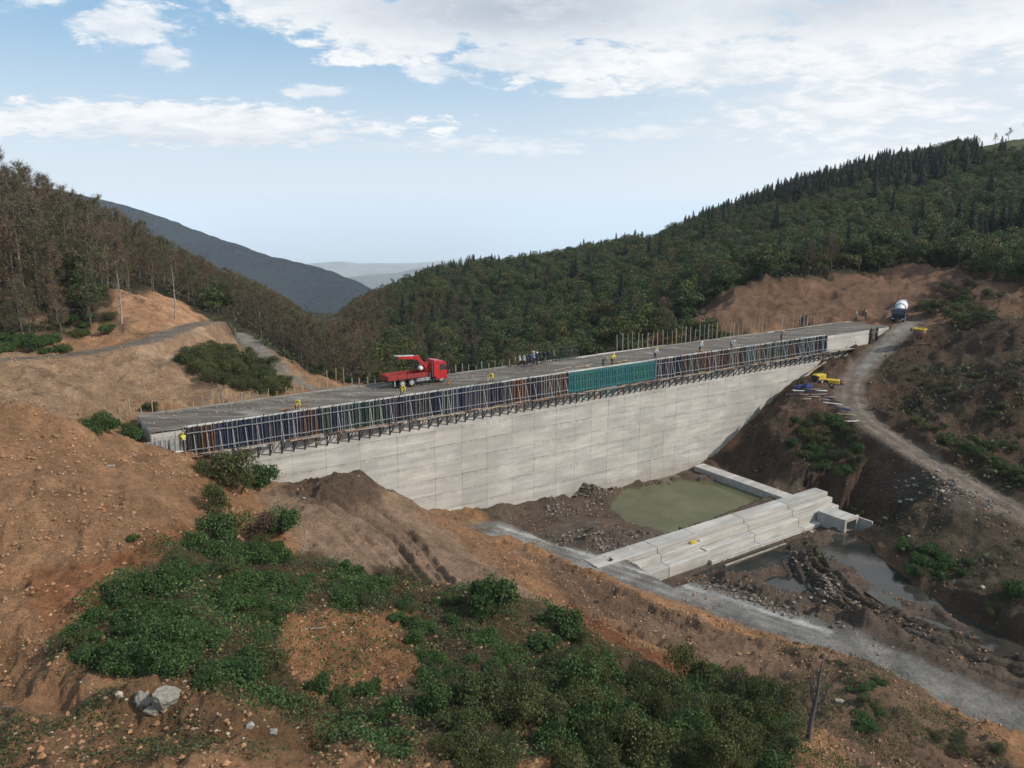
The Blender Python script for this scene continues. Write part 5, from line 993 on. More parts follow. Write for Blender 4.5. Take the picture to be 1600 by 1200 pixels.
rocks_stuff('rubble', 3200, bw * area * np.clip(fbm(X, Y, 2.5, 3, seed=140) + .2, 0, 1) + 1e-9, .05, .30, mat('rubble_mix', mfn((.085, .066, .050), (.24, .20, .17))))
#@@VEG
# ------------------------------------------------------------------ vegetation
def quads(cent, size, nrm=None, aspect=.6, up=None):
    n = len(cent); a = rng.normal(size=(n, 3)); a /= np.linalg.norm(a, axis=1)[:, None]; b = np.cross(a, nrm if nrm is not None else rng.normal(size=(n, 3))); b /= np.linalg.norm(b, axis=1)[:, None] + 1e-9
    a = np.cross(b, nrm) if nrm is not None else a; a /= np.linalg.norm(a, axis=1)[:, None] + 1e-9
    s = (size * np.ones(n))[:, None]; V = np.stack([cent - a * s, cent + b * s * aspect, cent + a * s, cent - b * s * aspect], 1).reshape(-1, 3); return V, np.arange(n * 4).reshape(n, 4)
def lobes_pts(n, lobes, shell=.55):
    k = rng.integers(0, len(lobes), n); L = np.array(lobes); d = rng.normal(size=(n, 3)); d /= np.linalg.norm(d, axis=1)[:, None]; d[:, 2] = np.where(d[:, 2] < -.35, -d[:, 2], d[:, 2])
    r = (shell + (1 - shell) * rng.random(n) ** .7) * (1 + .12 * rng.normal(size=n)); return L[k, :3] + d * L[k, 3:4] * r[:, None] * np.array([1, 1, .85]), d
def bush_mesh(m, n=1500, leaf=.09, flat=.7, spread=1.0, seed=0):
    lobes = [(0, 0, .45, .6)]
    for _ in range(8): a = rng.random() * 6.28; r = rng.uniform(.3, .75) * spread; lobes.append((math.cos(a) * r, math.sin(a) * r, rng.uniform(.15, .75) * flat, rng.uniform(.25, .48)))
    p, d = lobes_pts(n, lobes); p[:, 2] = np.maximum(p[:, 2], -.15) ; nr_ = d + rng.normal(size=d.shape) * .8
    V, F = quads(p, leaf * rng.uniform(.6, 1.3, n), nr_ / np.linalg.norm(nr_, axis=1)[:, None]); return np_mesh('bush', V, F, m)
def stems_mesh():
    mb = MB()
    for _ in range(9): a = rng.random() * 6.28; r = rng.uniform(.3, .8); mb.tube((math.cos(a) * .08, math.sin(a) * .08, -.1), (math.cos(a) * r, math.sin(a) * r, rng.uniform(.5, 1.0)), .022, .007, 4, caps=False)
    return mb.mesh('stem', M_BARK)
STEM = stems_mesh()
B_G = [bush_mesh(M_BUSH, 4200, .050) for _ in range(4)]; B_O = [bush_mesh(M_BUSH_O, 4200, .036, .95) for _ in range(3)]; B_R = [bush_mesh(M_BUSH_R, 2400, .036, .8) for _ in range(2)]
B_far = [bush_mesh(M_LEAF_D, 900, .12) for _ in range(3)]
BUSHES = []
def bush(px, py, r, kind='g', h=.9, zo=0, at_=None):
    g_ = at_ or ground_hit(px, py); me = random.choice({'g': B_G, 'o': B_O, 'r': B_R, 'f': B_far}[kind]); o = link({'g': 'bramble', 'o': 'shrub', 'r': 'dry_bush', 'f': 'shrub'}[kind], me); o.location = (g_[0], g_[1], g_[2] - .12 * r + zo); o.scale = (r, r, r * h * random.uniform(1.0, 1.5)); o.rotation_euler = (0, 0, random.uniform(0, 6.28))
    s = link('stem', STEM, o); o['k'] = {'g': 'leafy green', 'o': 'olive twiggy', 'r': 'brown-leaved', 'f': 'dense low'}[kind]; BUSHES.append(o); return o
for a in ((372,765,2.5,'o',1.1),(400,760,2.0,'g',1.1),(345,756,1.8,'o'),(318,745,1.2,'o'),(335,806,1.5,'o',1.2),(332,842,1.9,'g'),(360,842,2.0,'o',1.1),(398,838,1.7,'r'),(436,828,1.7,'g',1.1),(310,860,1.5,'g'),(345,880,1.6,'g'),(400,875,1.6,'g'),(440,880,1.4,'g'),(425,835,1.0,'o'),(350,862,1.3,'g'),(385,868,1.3,'g'),(160,675,1.5,'g'),(150,668,1.2,'o'),(212,688,1.3,'g'),(205,678,1.1,'o'),(233,640,1.0,'o'),(209,845,.42,'g'),(770,958,2.0,'g',1.35),(756,962,1.2,'o'),(875,988,1.8,'g',1.1),(905,1000,1.0,'o'),(850,1010,1.2,'g'),(540,888,.6,'g'),(560,893,.5,'g'),(955,878,.35,'o'),(190,935,.9,'r'),(175,925,.7,'g'),(408,908,1.0,'r',1.1),(395,918,.8,'r'),(1590,935,1.6,'g'),(1480,890,1.5,'g'),(1440,880,1.2,'g'),(1545,960,.9,'o')): bush(*a)
def fill(poly, n, r0, r1, kinds, h=.9, sp=.75):
    x0, x1 = min(p[0] for p in poly), max(p[0] for p in poly); y0, y1 = min(p[1] for p in poly), max(p[1] for p in poly); got = []; tries = 0
    while len(got) < n and tries < n * 30:
        tries += 1; a, b = random.uniform(x0, x1), random.uniform(y0, y1)
        if poly_sd(poly, np.array([a]), np.array([b]))[0] < 0: continue
        g_ = ground_hit(a, b); r = random.uniform(r0, r1)
        if any((g_[0] - q[0]) ** 2 + (g_[1] - q[1]) ** 2 < ((r + q[2]) * sp * .5) ** 2 for q in got): continue
        got.append((g_[0], g_[1], r)); bush(a, b, r, random.choice(kinds), h, at_=g_)
fill([(150,940),(285,870),(370,850),(430,850),(500,900),(620,925),(590,960),(480,945),(430,985),(430,1050),(340,1085),(240,1070),(170,1050),(100,1010)], 62, .65, 1.4, 'ggggggo', .75)
fill([(280,870),(400,845),(470,890),(560,930),(470,950),(330,940)], 22, .6, 1.0, 'g', .6)
fill([(640,970),(740,960),(800,1020),(760,1100),(660,1090)], 20, .6, 1.1, 'ggggo', .8)
fill([(830,1010),(920,1020),(910,1070),(850,1070)], 5, .7, 1.2, 'go', .9)
fill([(480,1050),(600,1070),(640,1140),(560,1150),(500,1110)], 12, .4, .85, 'ggo', .9)
fill([(640,1100),(900,1060),(1100,1100),(1240,1130),(1250,1215),(700,1215)], 52, .85, 1.6, 'ggooo', 1.0)
fill([(1060,1060),(1180,1090),(1230,1130),(1120,1110)], 12, 1.0, 1.7, 'oor', 1.2)
fill([(860,1060),(1060,1040),(1200,1100),(1200,1200),(900,1200)], 22, 1.2, 1.9, 'ooog', 1.2)
fill([(500,910),(700,930),(740,950),(640,975),(560,950)], 16, .4, .8, 'ggo', .7)
fill([(1245,650),(1305,655),(1345,700),(1350,745),(1270,735),(1235,690)], 26, .9, 1.9, 'ooog', .9)
fill([(1395,850),(1450,835),(1530,890),(1500,925),(1420,905)], 14, .7, 1.4, 'ggo', .8)
fill([(1440,665),(1600,700),(1620,770),(1530,730)], 22, .7, 1.6, 'ogo', .7)
fill([(1400,600),(1440,560),(1600,600),(1600,690),(1480,680),(1420,660)], 14, .5, 1.2, 'oor', .7)
fill([(278,560),(345,545),(410,570),(470,608),(460,622),(400,617),(320,603)], 40, 1.0, 2.0, 'ooo', .9)
fill([(1320,1050),(1385,1055),(1400,1150),(1340,1150)], 12, .4, .9, 'go', .6); fill([(1230,1000),(1330,1040),(1300,1045)], 6, .3, .6, 'o', .6); fill([(1440,1140),(1560,1160),(1560,1200),(1440,1200)], 8, .4, .8, 'ro', .7)
fill([(-30,525),(60,530),(110,538),(100,552),(-30,558)], 16, .9, 1.6, 'g', .8); fill([(60,500),(180,490),(190,510),(120,540)], 10, .9, 1.5, 'go', .8); fill([(480,560),(575,585),(570,600),(500,590)], 14, .9, 1.7, 'oog'); fill([(1500,560),(1600,600),(1600,640),(1520,600)], 5, .6, 1.2, 'ro')
fill([(720,590),(960,560),(960,552),(720,575)], 12, .8, 1.4, 'og'); fill([(1425,490),(1480,455),(1560,500),(1500,515)], 24, 1.4, 2.4, 'oorg')
fill([(1470,440),(1540,450),(1600,480),(1500,470)], 8, 1.0, 1.8, 'or')
# label every bush by the nearest landmark and its rank from it
LM = {'the grey boulders': (262, 1096), 'the lone shrub on the slope': (209, 845), 'the dead tree': (1262, 1160), 'the mound against the wall': (530, 740), 'the yellow generators': (1285, 600), 'the unfinished dam end': (240, 690), 'the red truck': (640, 612), 'the box culvert': (1330, 830), 'the mixer truck': (1410, 510), 'the head of the pale road': (800, 850), 'the wheel tracks': (640, 870), 'the bare red gash': (960, 1020), 'the big round bramble': (770, 955), 'the left dirt road': (60, 560), 'the grey track down to the dam': (420, 560), 'the winding road bend': (1345, 650)}
LMW = {k: ground_hit(*v) for k, v in LM.items()}; bk = {}
for o in BUSHES: n_ = min(LMW, key=lambda q: (LMW[q][0] - o.location.x) ** 2 + (LMW[q][1] - o.location.y) ** 2); bk.setdefault((n_, o['k']), []).append(o)
for (n_, kd), L in bk.items():
    L.sort(key=lambda o: (LMW[n_][0] - o.location.x) ** 2 + (LMW[n_][1] - o.location.y) ** 2)
    for i, o in enumerate(L): props(o, f'{kd} {o.name.split(".")[0]}, {nth(i + 1)} out from {n_}', o.name.split('.')[0], f'{kd} bushes near {n_}'); del o['k']

# undergrowth and weeds
def undergrowth(name, n, w, h, leaf, m):
    x, y = scatter_pts(n, w); z = hzv(x, y); p = np.stack([x, y, z + rng.random(n) ** 1.4 * h * (.6 + .8 * (fbm(x, y, 2, 2, seed=110) + .5))], 1); nn = rng.normal(size=(n, 3)); nn[:, 2] = np.abs(nn[:, 2]) + .5
    V, F = quads(p, leaf * rng.uniform(.5, 1.4, n), nn / np.linalg.norm(nn, axis=1)[:, None]); return props(link(name, np_mesh(name, V, F, m)), kind='stuff')
gz = zone([(150,915),(350,850),(620,905),(880,960),(1050,1060),(1240,1120),(1240,1215),(640,1215),(560,1150),(430,1110),(330,1110),(100,1020)], 2.2, 2.4)
bare = zone([(430,960),(640,950),(660,1060),(500,1100),(440,1040)], 1.2, 1.6); gzw = gz * (1 - .8 * bare) * np.clip(.3 + fbm(X, Y, 3.0, 4, seed=120) * 2.2, 0, 1) * area
undergrowth('undergrowth', 60000, gzw + 1e-9, .55, .075, M_BUSH); undergrowth('undergrowth', 42000, gz * np.clip(.45 - fbm(X, Y, 3.0, 4, seed=120) * 2, 0, 1) * (1 - .6 * bare) * area + 1e-9, .35, .06, M_GRASS)
wz = zone([(-50,1130),(500,1120),(700,1150),(700,1230),(-50,1230)], 2, 2) + zone([(1230,1000),(1400,1050),(1560,1150),(1600,1215),(1200,1215),(1180,1100)], 2, 2) * .8 + zone([(1370,830),(1540,780),(1650,850),(1640,1020),(1450,910)], 1.5, 1) * .6 + zone([(1140,710),(1235,620),(1330,640),(1390,740),(1370,820),(1250,760)], 1.5, 1) * .5 + zone([(1420,640),(1400,560),(1600,560),(1640,790),(1500,720)], 1.5, 1) * .9
undergrowth('weeds', 45000, np.clip(wz, 0, 1) * np.clip(.1 + fbm(X, Y, 2.5, 4, seed=121) * 2.5, 0, 1) * area + 1e-9, .25, .06, M_GRASS)
fz = (C[:, 1] < .062) * (C[:, 0] < .09) * (RAD > 85) * (RAD < 420) * (np.abs(X / np.maximum(Y, 1)) < .72)
undergrowth('forest_floor', 70000, fz * np.minimum(RAD, 250) ** 1.2 + 1e-9, 1.5, .24, M_GRASS)

# --- trees
def tree_trunk(mb, h, r, branches, upsw=.5, n=6, spread=.3, start=.25, sub=2, crook=.03):
    pts = [Vector((0, 0, -.4))]; x = y = 0
    for k in range(1, 8): x += rng.normal() * crook * h / 7 * 2; y += rng.normal() * crook * h / 7 * 2; pts.append(Vector((x, y, h * k / 7)))
    for k in range(7): mb.tube(pts[k], pts[k + 1], r * (1 - k / 7.4), r * (1 - (k + 1) / 7.4), n, caps=False)
    tips = []
    for b in range(branches):
        t = start + (1 - start) * (b + rng.random()) / branches * .97; k = min(int(t * 7), 6); p = pts[k].lerp(pts[k + 1], t * 7 - k); a = rng.random() * 6.28; L = h * spread * (1.08 - t) * rng.uniform(.7, 1.2) + .3
        d = Vector((math.cos(a), math.sin(a), upsw * rng.uniform(.6, 1.4))).normalized(); e = p + d * L; mid = p + d * L * .5 + Vector((0, 0, -.03 * L)); rr = r * .32 * (1.1 - t)
        mb.tube(p, mid, rr, rr * .7, 4, caps=False); mb.tube(mid, e, rr * .7, rr * .25, 4, caps=False); tips.append((mid, e, L))
        for _ in range(sub): a2 = rng.random() * 6.28; d2 = (d + Vector((math.cos(a2), math.sin(a2), rng.uniform(-.1, .6))) * .8).normalized(); q = p.lerp(e, rng.uniform(.3, .85)); mb.tube(q, q + d2 * L * .45, rr * .4, rr * .12, 3, caps=False); tips.append((q, q + d2 * L * .45, L * .5))
    return tips
def twig_mesh(tips, ntw, nleaf, leaf, tw_len, m, wd=.018):
    T = [(np.array(a), np.array(b), L) for a, b, L in tips]; k = rng.integers(0, len(T), ntw); t = rng.random(ntw)[:, None] * .8 + .25; A = np.array([T[i][0] for i in k]); B = np.array([T[i][1] for i in k]); p = A + (B - A) * t
    d = (B - A); d /= np.linalg.norm(d, axis=1)[:, None]; d = d + rng.normal(size=d.shape) * .55 + np.array([0, 0, .25]); d /= np.linalg.norm(d, axis=1)[:, None]; ln = tw_len * rng.uniform(.4, 1.2, ntw)[:, None]; s = np.cross(d, rng.normal(size=d.shape)); s /= np.linalg.norm(s, axis=1)[:, None]
    V = np.stack([p - s * wd, p + s * wd, p + d * ln + s * wd * .3, p + d * ln - s * wd * .3], 1).reshape(-1, 3); F = np.arange(ntw * 4).reshape(-1, 4)
    j = rng.integers(0, ntw, nleaf); c = p[j] + d[j] * ln[j] * rng.random((nleaf, 1)) + rng.normal(size=(nleaf, 3)) * .16; V2, F2 = quads(c, leaf * rng.uniform(.5, 1.3, nleaf)); return np_mesh('crown', np.concatenate([V, V2]), np.concatenate([F, F2 + len(V)]), m)
def make_tree(kind, m_bark=None):
    mb = MB()
    if kind == 'bare': tips = tree_trunk(mb, 11, .16, 30, .75, spread=.25, start=.15); cm = twig_mesh(tips, 1100, 2200, .095, 1.1, M_TWIG, .016)
    elif kind == 'pale': tips = tree_trunk(mb, 12, .2, 20, .8, spread=.22, start=.4); cm = twig_mesh(tips, 600, 120, .10, 1.0, M_TWIG, .018)
    elif kind == 'silhouette': tips = tree_trunk(mb, 9, .2, 22, .6, spread=.36, start=.3); cm = twig_mesh(tips, 500, 160, .16, 1.2, M_TWIG, .035)
    elif kind == 'broad':
        tree_trunk(mb, 5.5, .22, 7, .7, spread=.34, start=.3, sub=0); lobes = [(0, 0, 5.4, 1.7)]
        for _ in range(10): a = rng.random() * 6.28; r = rng.uniform(.8, 2.3); lobes.append((math.cos(a) * r, math.sin(a) * r, rng.uniform(1.9, 5.6) - r * .3, rng.uniform(1.0, 1.7)))
        n_ = 2600; p, d = lobes_pts(n_, lobes, .62); nr_ = d + rng.normal(size=d.shape) * .7; V, F = quads(p, .17 * rng.uniform(.6, 1.4, n_), nr_ / np.linalg.norm(nr_, axis=1)[:, None], .7); cm = np_mesh('crown', V, F, M_LEAF_D)
    else:
        tree_trunk(mb, 10.5, .16, 2, .1, spread=.05, start=.5, sub=0, crook=.006); Vs = []; z = 1.0; ph = 0; slim = rng.uniform(.8, 1.1)
        while z < 10.6:
            rmax = (2.25 * (1 - z / 11.0) ** .85 + .10) * slim; nb = 9 if z < 8 else 6; ph += .6
            for b in range(nb):
                a = ph + b * 6.283 / nb + rng.normal() * .15; L = rmax * rng.uniform(.72, 1.15); ca, sa_ = math.cos(a), math.sin(a); w_ = .30 * L + .10; dr = .22 * L + .1
                p0 = np.array([0, 0, z + .12]); p1 = np.array([ca * L * .55 - sa_ * w_ * .5, sa_ * L * .55 + ca * w_ * .5, z - dr * .35]); p2 = np.array([ca * L, sa_ * L, z - dr * .75 + .05]); p3 = np.array([ca * L * .55 + sa_ * w_ * .5, sa_ * L * .55 - ca * w_ * .5, z - dr * .45]); Vs.append([p0, p1, p2, p3])
                for q in (.45, .8):
                    cq = np.array([ca * L * q, sa_ * L * q, z - dr * q * .7]); e = rng.normal(size=3) * .12 * L; Vs.append([cq, cq + [-sa_ * .22 * L, ca * .22 * L, -.18] + e, cq + [ca * .2 * L, sa_ * .2 * L, -.25], cq + [sa_ * .22 * L, -ca * .22 * L, -.18] - e])
            z += .42 if z < 8 else .34
        V = np.array(Vs).reshape(-1, 3); cm = np_mesh('crown', V, np.arange(len(V)).reshape(-1, 4), M_SPRUCE)
    tm_ = mb.mesh('trunk', m_bark or (M_PALEBARK if kind == 'pale' else M_BARK), True); return tm_, cm
VAR = {k: [make_tree(k) for _ in range(n)] for k, n in (('bare', 4), ('pale', 2), ('broad', 5), ('spruce', 3), ('silhouette', 3))}
NAME = {'bare': 'leafless_tree', 'pale': 'pale_trunked_tree', 'broad': 'broadleaf_tree', 'spruce': 'spruce_tree', 'silhouette': 'leafless_tree'}
def place_tree(kind, x, y, z, sc, lab, grp, var=None, rz=None):
    tme, cme = VAR[kind][var if var is not None else random.randrange(len(VAR[kind]))]; o = empty(NAME[kind], (x, y, z), random.uniform(0, 6.28) if rz is None else rz, label=lab, cat='tree', group=grp); o.scale = (sc * random.uniform(.9, 1.1), sc * random.uniform(.9, 1.1), sc); link('trunk', tme, o); link('crown', cme, o); return o
clear = [([(1000,535),(1100,478),(1190,440),(1290,436),(1400,425),(1480,418),(1540,440),(1600,458),(1800,470),(1800,650),(1500,600),(1370,520),(1180,530)], 2.0), ([(-200,556),(0,548),(110,545),(125,520),(185,508),(178,468),(235,462),(300,480),(350,500),(440,545),(505,590),(540,600),(480,640),(220,655),(100,650),(0,635),(-200,620)], 1.5)]
clearW = [([ground_hit(a, b) for a, b in pl], m_) for pl, m_ in clear]
meadow = [ground_hit(a, b) for a, b in ((1510,240),(1560,222),(1800,195),(1800,270),(1620,246),(1540,256))]; mead2 = [ground_hit(a, b) for a, b in ((985,392),(1050,358),(1080,362),(1015,392))]
gx, gy = np.meshgrid(np.arange(-330, 470, 4.3), np.arange(85, 560, 4.3)); gx = (gx + (np.arange(gx.shape[0]) % 2)[:, None] * 2.3).ravel() + rng.uniform(-1.7, 1.7, gx.size); gy = gy.ravel() + rng.uniform(-1.7, 1.7, gx.size)
keep = (np.abs(gx / gy) < .74) & (np.hypot(gx, gy) < 620); gx, gy = gx[keep], gy[keep]; ds, dn = toD(gx, gy)
keep = ~((dn > -CW - 5) & (ds > -60) & (ds < S_END + 6)) & ~((dn > -CW - 9) & (ds > 8) & (ds < 60)) & ~((ds > S_END - 2) & (gy < 150) & (gx > 55))
for pl, m_ in clearW + [(meadow, 0), (mead2, 0)]: keep &= poly_sd(pl, gx, gy) < -m_ * .6
dmy = np.array([proj(a, b, c)[1] for a, b, c in zip(gx, gy, hzv(gx, gy))]); keep &= ~((gy < 112) & (dmy > 560)) & (dmy < 620)
keep &= ~((gx > 0) & (gy < 118) & (dn > -CW - 5)); gx, gy = gx[keep], gy[keep]; gz_ = hzv(gx, gy); pp = np.array([proj(a, b, c) for a, b, c in zip(gx, gy, gz_)])
# hide what other ground hides completely
def hidden(x, y, z):
    t = np.linspace(.12, .97, 40); zz = CAMZ + (z + 9 - CAMZ) * t; return bool(np.any(hzv(x * t, y * t) > zz + 1.0))
ok = np.array([not hidden(a, b, c) for a, b, c in zip(gx, gy, gz_)]); gx, gy, gz_, pp = gx[ok], gy[ok], gz_[ok], pp[ok]
nz = fbm(gx, gy, 34, 3, seed=130); nz2 = fbm(gx, gy, 12, 3, seed=131); dist = np.hypot(gx, gy); kinds = []
for i in range(len(gx)):
    px, py = pp[i]; r_ = rng.random(); up = 430 - (px - 650) * .235      # rough height of the conifer belt in the photo
    if px < 600 - max(0, (py - 440)) * .1 and gx[i] < 0 and not (px > 520 and py < 480): kinds.append('bare' if r_ < .93 else 'broad' if r_ < .99 else 'spruce')
    elif px > 620 and py < up + 30 + 50 * smooth(1000, 1300, px) * smooth(1750, 1400, px) * (1 if nz[i] > -.15 else .35): kinds.append('spruce' if r_ < (.86 if px < 1480 else .45) else 'broad')
    elif (nz[i] > .55 and px > 900) or r_ < .03: kinds.append('spruce')
    elif px < 760 and (py > 500 and nz2[i] > -.1 or r_ < .3): kinds.append('bare' if r_ < .75 else 'broad')
    else: kinds.append('broad' if r_ < .90 else 'bare')
kinds = np.array(kinds); kinds[(kinds == 'spruce') & (dist > 300) & (rng.random(len(kinds)) < .38)] = 'broad'; DROP = np.zeros(len(kinds), bool); SCL = np.ones(len(kinds)); LEFT = (pp[:, 0] < 600) & (gx < 0); rest = {}
SKY = np.array([(-100,200),(0,228),(50,264),(100,288),(150,314),(200,337),(250,370),(300,397),(350,420),(400,443),(450,470),(490,497),(515,508),(540,480),(560,465),(600,446),(650,423),(700,405),(750,397),(800,399),(860,386),(900,376),(950,369),(1000,357),(1050,347),(1100,324),(1150,308),(1200,287),(1250,270),(1300,259),(1350,242),(1400,232),(1450,228),(1500,216),(1560,205),(1650,196)], float)
TH = {'bare': 11.3, 'broad': 6.9, 'spruce': 10.9}
def fit(kd, x, y, z, sc):
    """keep a tree low enough for the wood's surveyed skyline; None where not even a young tree fits"""
    for f in ((1, .9, .8) if kd == 'spruce' else (1, .85, .7, .55, .42)):
        a, b = proj(x, y, z + TH[kd] * sc * f)
        if b > np.interp(a, SKY[:, 0], SKY[:, 1]) - random.uniform(-5, 6): return sc * f
    return None
REG = {('bare', True): ('slender brown leafless tree in the wood on the slope above the dirt road', 'leafless trees above the dirt road'), ('bare', False): ('brown leafless tree among green trees in the valley behind the dam', 'leafless trees behind the dam'), ('broad', True): ('olive broadleaf tree among the leafless trees on the near slope', 'broadleaf trees among the leafless wood'), ('broad', False): ('rounded broadleaf tree in the autumn wood on the hillside behind the dam', 'broadleaf trees on the hillside behind the dam'), ('spruce', True): ('dark spruce poking through the brown leafless wood', 'spruces in the leafless wood'), ('spruce', False): ('dark pointed spruce on the hillside beyond the dam', 'spruces on the hillside')}
for i, kd in enumerate(kinds):
    sc = {'bare': random.uniform(.72, 1.12), 'broad': random.uniform(.68, 1.2), 'spruce': random.uniform(.75, 1.4)}[kd]
    if kd == 'bare' and not LEFT[i]: sc *= .75
    if kd == 'bare' and LEFT[i] and dist[i] < 115: sc *= random.uniform(.5, 1)
    if kd == 'bare': sc *= 1.12 if LEFT[i] and dist[i] > 118 else .92
    if kd == 'spruce' and dist[i] < 250: sc *= .85
    f = fit(kd, gx[i], gy[i], gz_[i], sc); DROP[i] = f is None; SCL[i] = f or 1
TLM = {'the dirt road bend': (225, 535), 'the orange cut': (235, 480), 'the corner of the dirt road': (0, 560), 'the track down to the dam': (430, 570), 'the tall stakes by the truck': (525, 600), 'the crane truck': (648, 600), 'the group of people': (835, 580), 'the teal panels': (960, 560), 'the foot of the bare earth bank': (1060, 535), 'the crown of the bare earth bank': (1210, 440), 'the mixer truck': (1412, 490), 'the ridge meadow': (1500, 262), 'the low meadow strip': (1030, 372), 'the gap under the far hills': (515, 520), 'the skyline notch': (650, 430), 'the uphill wood edge': (90, 400)}
TLW = {k: ((lambda q: q)(ground_hit(*v))) for k, v in TLM.items()}; TL = {}
DESC = {('bare', True): 'brown leafless tree in the near wood', ('bare', False): 'brown leafless tree among green crowns', ('broad', True): 'olive broadleaf tree in the leafless wood', ('broad', False): 'rounded autumn broadleaf tree', ('spruce', True): 'dark spruce in the leafless wood', ('spruce', False): 'dark pointed spruce'}
for kd in ('bare', 'broad', 'spruce'):
    ids = np.where((kinds == kd) & ~DROP)[0]; ids = ids[np.argsort(dist[ids])]; vis_ = ids[(pp[ids, 0] > -40) & (pp[ids, 0] < 1640)]; n_ind = {'bare': 285, 'broad': 290, 'spruce': 290}[kd]; ind = set(vis_[:n_ind].tolist())
    for i in ids:
        sc = SCL[i]
        if i in ind: lb = REG[(kd, bool(LEFT[i]))]; t_ = place_tree(kd, gx[i], gy[i], gz_[i], sc, lb[0], lb[1]); n_ = min(TLW, key=lambda q: (TLW[q][0] - gx[i]) ** 2 + (TLW[q][1] - gy[i]) ** 2); TL.setdefault((n_, DESC[(kd, bool(LEFT[i]))]), []).append(t_)
        else: rest.setdefault(kd, []).append((gx[i], gy[i], gz_[i], sc))
for (n_, ds_), L_ in TL.items():
    L_.sort(key=lambda o: (TLW[n_][0] - o.location.x) ** 2 + (TLW[n_][1] - o.location.y) ** 2)
    for i, o in enumerate(L_): o['label'] = f'{ds_}, {nth(i + 1)} out from {n_}'
def gn_forest(name, pts, kd):
    pts = np.array(pts); me = bpy.data.meshes.new(name); me.vertices.add(len(pts)); me.vertices.foreach_set('co', pts[:, :3].astype(np.float32).ravel()); nv = len(VAR[kd])
    for nm, ty, ar in (('scl', 'FLOAT', pts[:, 3].astype(np.float32)), ('rz', 'FLOAT', (rng.random(len(pts)) * 6.28).astype(np.float32)), ('vi', 'INT', rng.integers(0, nv, len(pts)).astype(np.int32))): a = me.attributes.new(nm, ty, 'POINT'); a.data.foreach_set('value', ar)
    o = props(link(name, me), kind='stuff'); g = bpy.data.node_groups.new(name, 'GeometryNodeTree'); g.interface.new_socket('Geometry', in_out='INPUT', socket_type='NodeSocketGeometry'); g.interface.new_socket('Geometry', in_out='OUTPUT', socket_type='NodeSocketGeometry')
    N = g.nodes; L = g.links; gi = N.new('NodeGroupInput'); go = N.new('NodeGroupOutput'); jn = N.new('GeometryNodeJoinGeometry')
    def attr(nm, ty): a = N.new('GeometryNodeInputNamedAttribute'); a.data_type = ty; a.inputs[0].default_value = nm; return a.outputs[0]
    S = attr('scl', 'FLOAT'); Rz = attr('rz', 'FLOAT'); Vi = attr('vi', 'INT'); cx = N.new('ShaderNodeCombineXYZ'); L.new(Rz, cx.inputs[2])
    for k in range(nv):
        src = next(q for q in bpy.data.objects if q.data is VAR[kd][k][1] and q.parent)
        cmp = N.new('FunctionNodeCompare'); cmp.data_type = 'INT'; cmp.operation = 'EQUAL'; L.new(Vi, cmp.inputs[2]); cmp.inputs[3].default_value = k
        oi = N.new('GeometryNodeObjectInfo'); oi.inputs[0].default_value = src; oi.transform_space = 'ORIGINAL'; ip = N.new('GeometryNodeInstanceOnPoints'); L.new(gi.outputs[0], ip.inputs[0]); L.new(cmp.outputs[0], ip.inputs[1]); L.new(oi.outputs['Geometry'], ip.inputs[2]); L.new(cx.outputs[0], ip.inputs['Rotation']); L.new(S, ip.inputs['Scale']); L.new(ip.outputs[0], jn.inputs[0])
    L.new(jn.outputs[0], go.inputs[0]); o.modifiers.new('scatter', 'NODES').node_group = g; return o
for kd, pts in rest.items(): gn_forest({'bare': 'leafless_woods', 'broad': 'broadleaf_woods', 'spruce': 'spruce_woods'}[kd], pts, kd)
print('TREES', {k: int((kinds == k).sum()) for k in set(kinds)})
# trees that stand out
for px, py, sc, lab in ((38,455,1.05,'tall pale-trunked tree nearest the picture corner above the dirt road'), (125,430,.8,'pale-trunked tree in the brown wood, second uphill of the dirt road'), (190,505,.65,'small pale-trunked tree at the wood edge beside the orange cut'), (274,500,.72,'slim pale-trunked tree standing alone behind the orange cut'), (547,560,.75,'pale-trunked tree in the valley behind the short stakes'), (670,560,.7,'pale-trunked tree behind the red truck')):
    g_ = ground_hit(px, py) if px < 400 else P(px, py + 20, 165); z_ = hz(g_[0], g_[1]); place_tree('pale', g_[0], g_[1], z_, sc, lab, 'pale trees standing out of the wood')
for k, (px, d, sc, lab) in enumerate(((96, 165, .95, 'thin leafless tree rising above the skyline of the brown wood'), (60, 160, .9, 'leafless skyline tree uphill of the thin one'), (1430, 438, .8, 'leafless tree on the ridge, first beyond the spruces'), (1488, 432, .7, 'round leafless tree on the ridge beside the meadow'), (1520, 430, .55, 'small leafless tree on the ridge meadow edge'), (1545, 428, .6, 'leafless tree over the ridge meadow'), (1565, 425, .7, 'bushy leafless tree at the top of the ridge meadow'), (1592, 420, 1.05, 'tallest leafless tree on the ridge crest'), (905, 436, .8, 'leafless tree on the low ridge among spruces'), (980, 440, .9, 'leafless tree on the low ridge below the meadow strip'))):
    r_ = ray(px, 300); x = r_[0] / r_[1] * d; place_tree('silhouette', x, d, hz(x, d) - .2, sc, lab, 'leafless skyline trees')
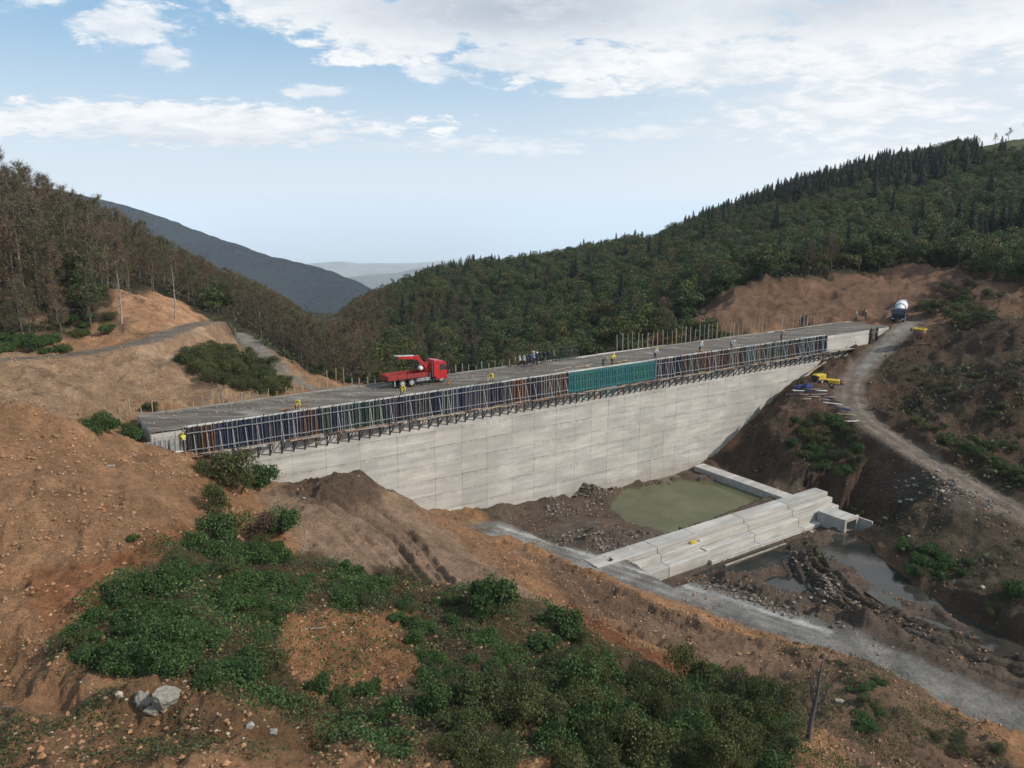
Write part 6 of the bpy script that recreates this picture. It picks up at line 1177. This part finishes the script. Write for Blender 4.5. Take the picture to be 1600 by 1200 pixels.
# the dead tree on the bank
g_ = ground_hit(1262, 1158); b = MB(); pts = [Vector((0, 0, -.3)), Vector((.05, 0, .9)), Vector((.18, .05, 2.0)), Vector((.30, 0, 3.1)), Vector((.36, .05, 4.1)), Vector((.40, 0, 5.1)), Vector((.46, 0, 5.9))]; rr = [.20, .15, .125, .10, .07, .04, .012]
dt = empty('dead_tree', (g_[0], g_[1], g_[2]), 0, label='dead grey tree with short upswept broken branches on the near bank', cat='tree')
for k in range(6): b.tube(pts[k], pts[k + 1], rr[k], rr[k + 1], 9, caps=False)
b.build('trunk', M_DEAD, dt, True)
for (t, dx, dy, dz, r0) in ((1.5, -.30, .2, .9, .03), (1.8, .50, .1, .8, .03), (2.1, .65, -.1, 1.1, .05), (2.3, -.32, .1, 1.9, .04), (2.7, .80, .1, .9, .045), (3.1, -.5, .2, .9, .035), (3.3, -.35, 0, 1.2, .03), (3.7, .55, .1, .8, .03), (4.2, .22, 0, 1.0, .02), (3.9, -.22, .1, .9, .02)):
    k = max(i for i in range(7) if pts[i].z <= t); p0 = pts[k].lerp(pts[min(k + 1, 6)], (t - pts[k].z) / max(.1, pts[min(k + 1, 6)].z - pts[k].z)); q = MB(); e = p0 + Vector((dx, dy, dz)); m_ = p0 + Vector((dx * .75, dy * .6, dz * .42)); r0 *= 1.9; q.tube(p0, m_, r0, r0 * .75, 6, caps=False); q.tube(m_, e, r0 * .75, r0 * .3, 6, caps=False)
    q.tube(m_, m_ + Vector((dx * .3 + .1, dy, dz * .35)), r0 * .35, .006, 4, caps=False); q.build('branch', M_DEAD, dt, True)
# fallen sticks
for px, py, L_, rz, lab in ((556,1145,.9,.8,'broken pale stick poking out of the ledge below the brambles'), (495,985,1.4,.4,'grey fallen branch lying across the brambles'), (545,955,1.1,.2,'thin grey branch lying above the scree'), (20,1112,1.2,-.1,'dark log lying in the dirt gully near the picture corner')):
    g_ = ground_hit(px, py); b = MB(); b.tube((-L_ / 2, 0, 0), (0, .05, .06), .04, .035, 6); b.tube((0, .05, .06), (L_ / 2, 0, .18), .035, .015, 6); o = b.build('fallen_branch', M_PALEBARK if 'dark' not in lab else M_DEAD); o.location = (g_[0], g_[1], g_[2] + .05); o.rotation_euler = (0, .2, rz); props(o, lab, 'branch')
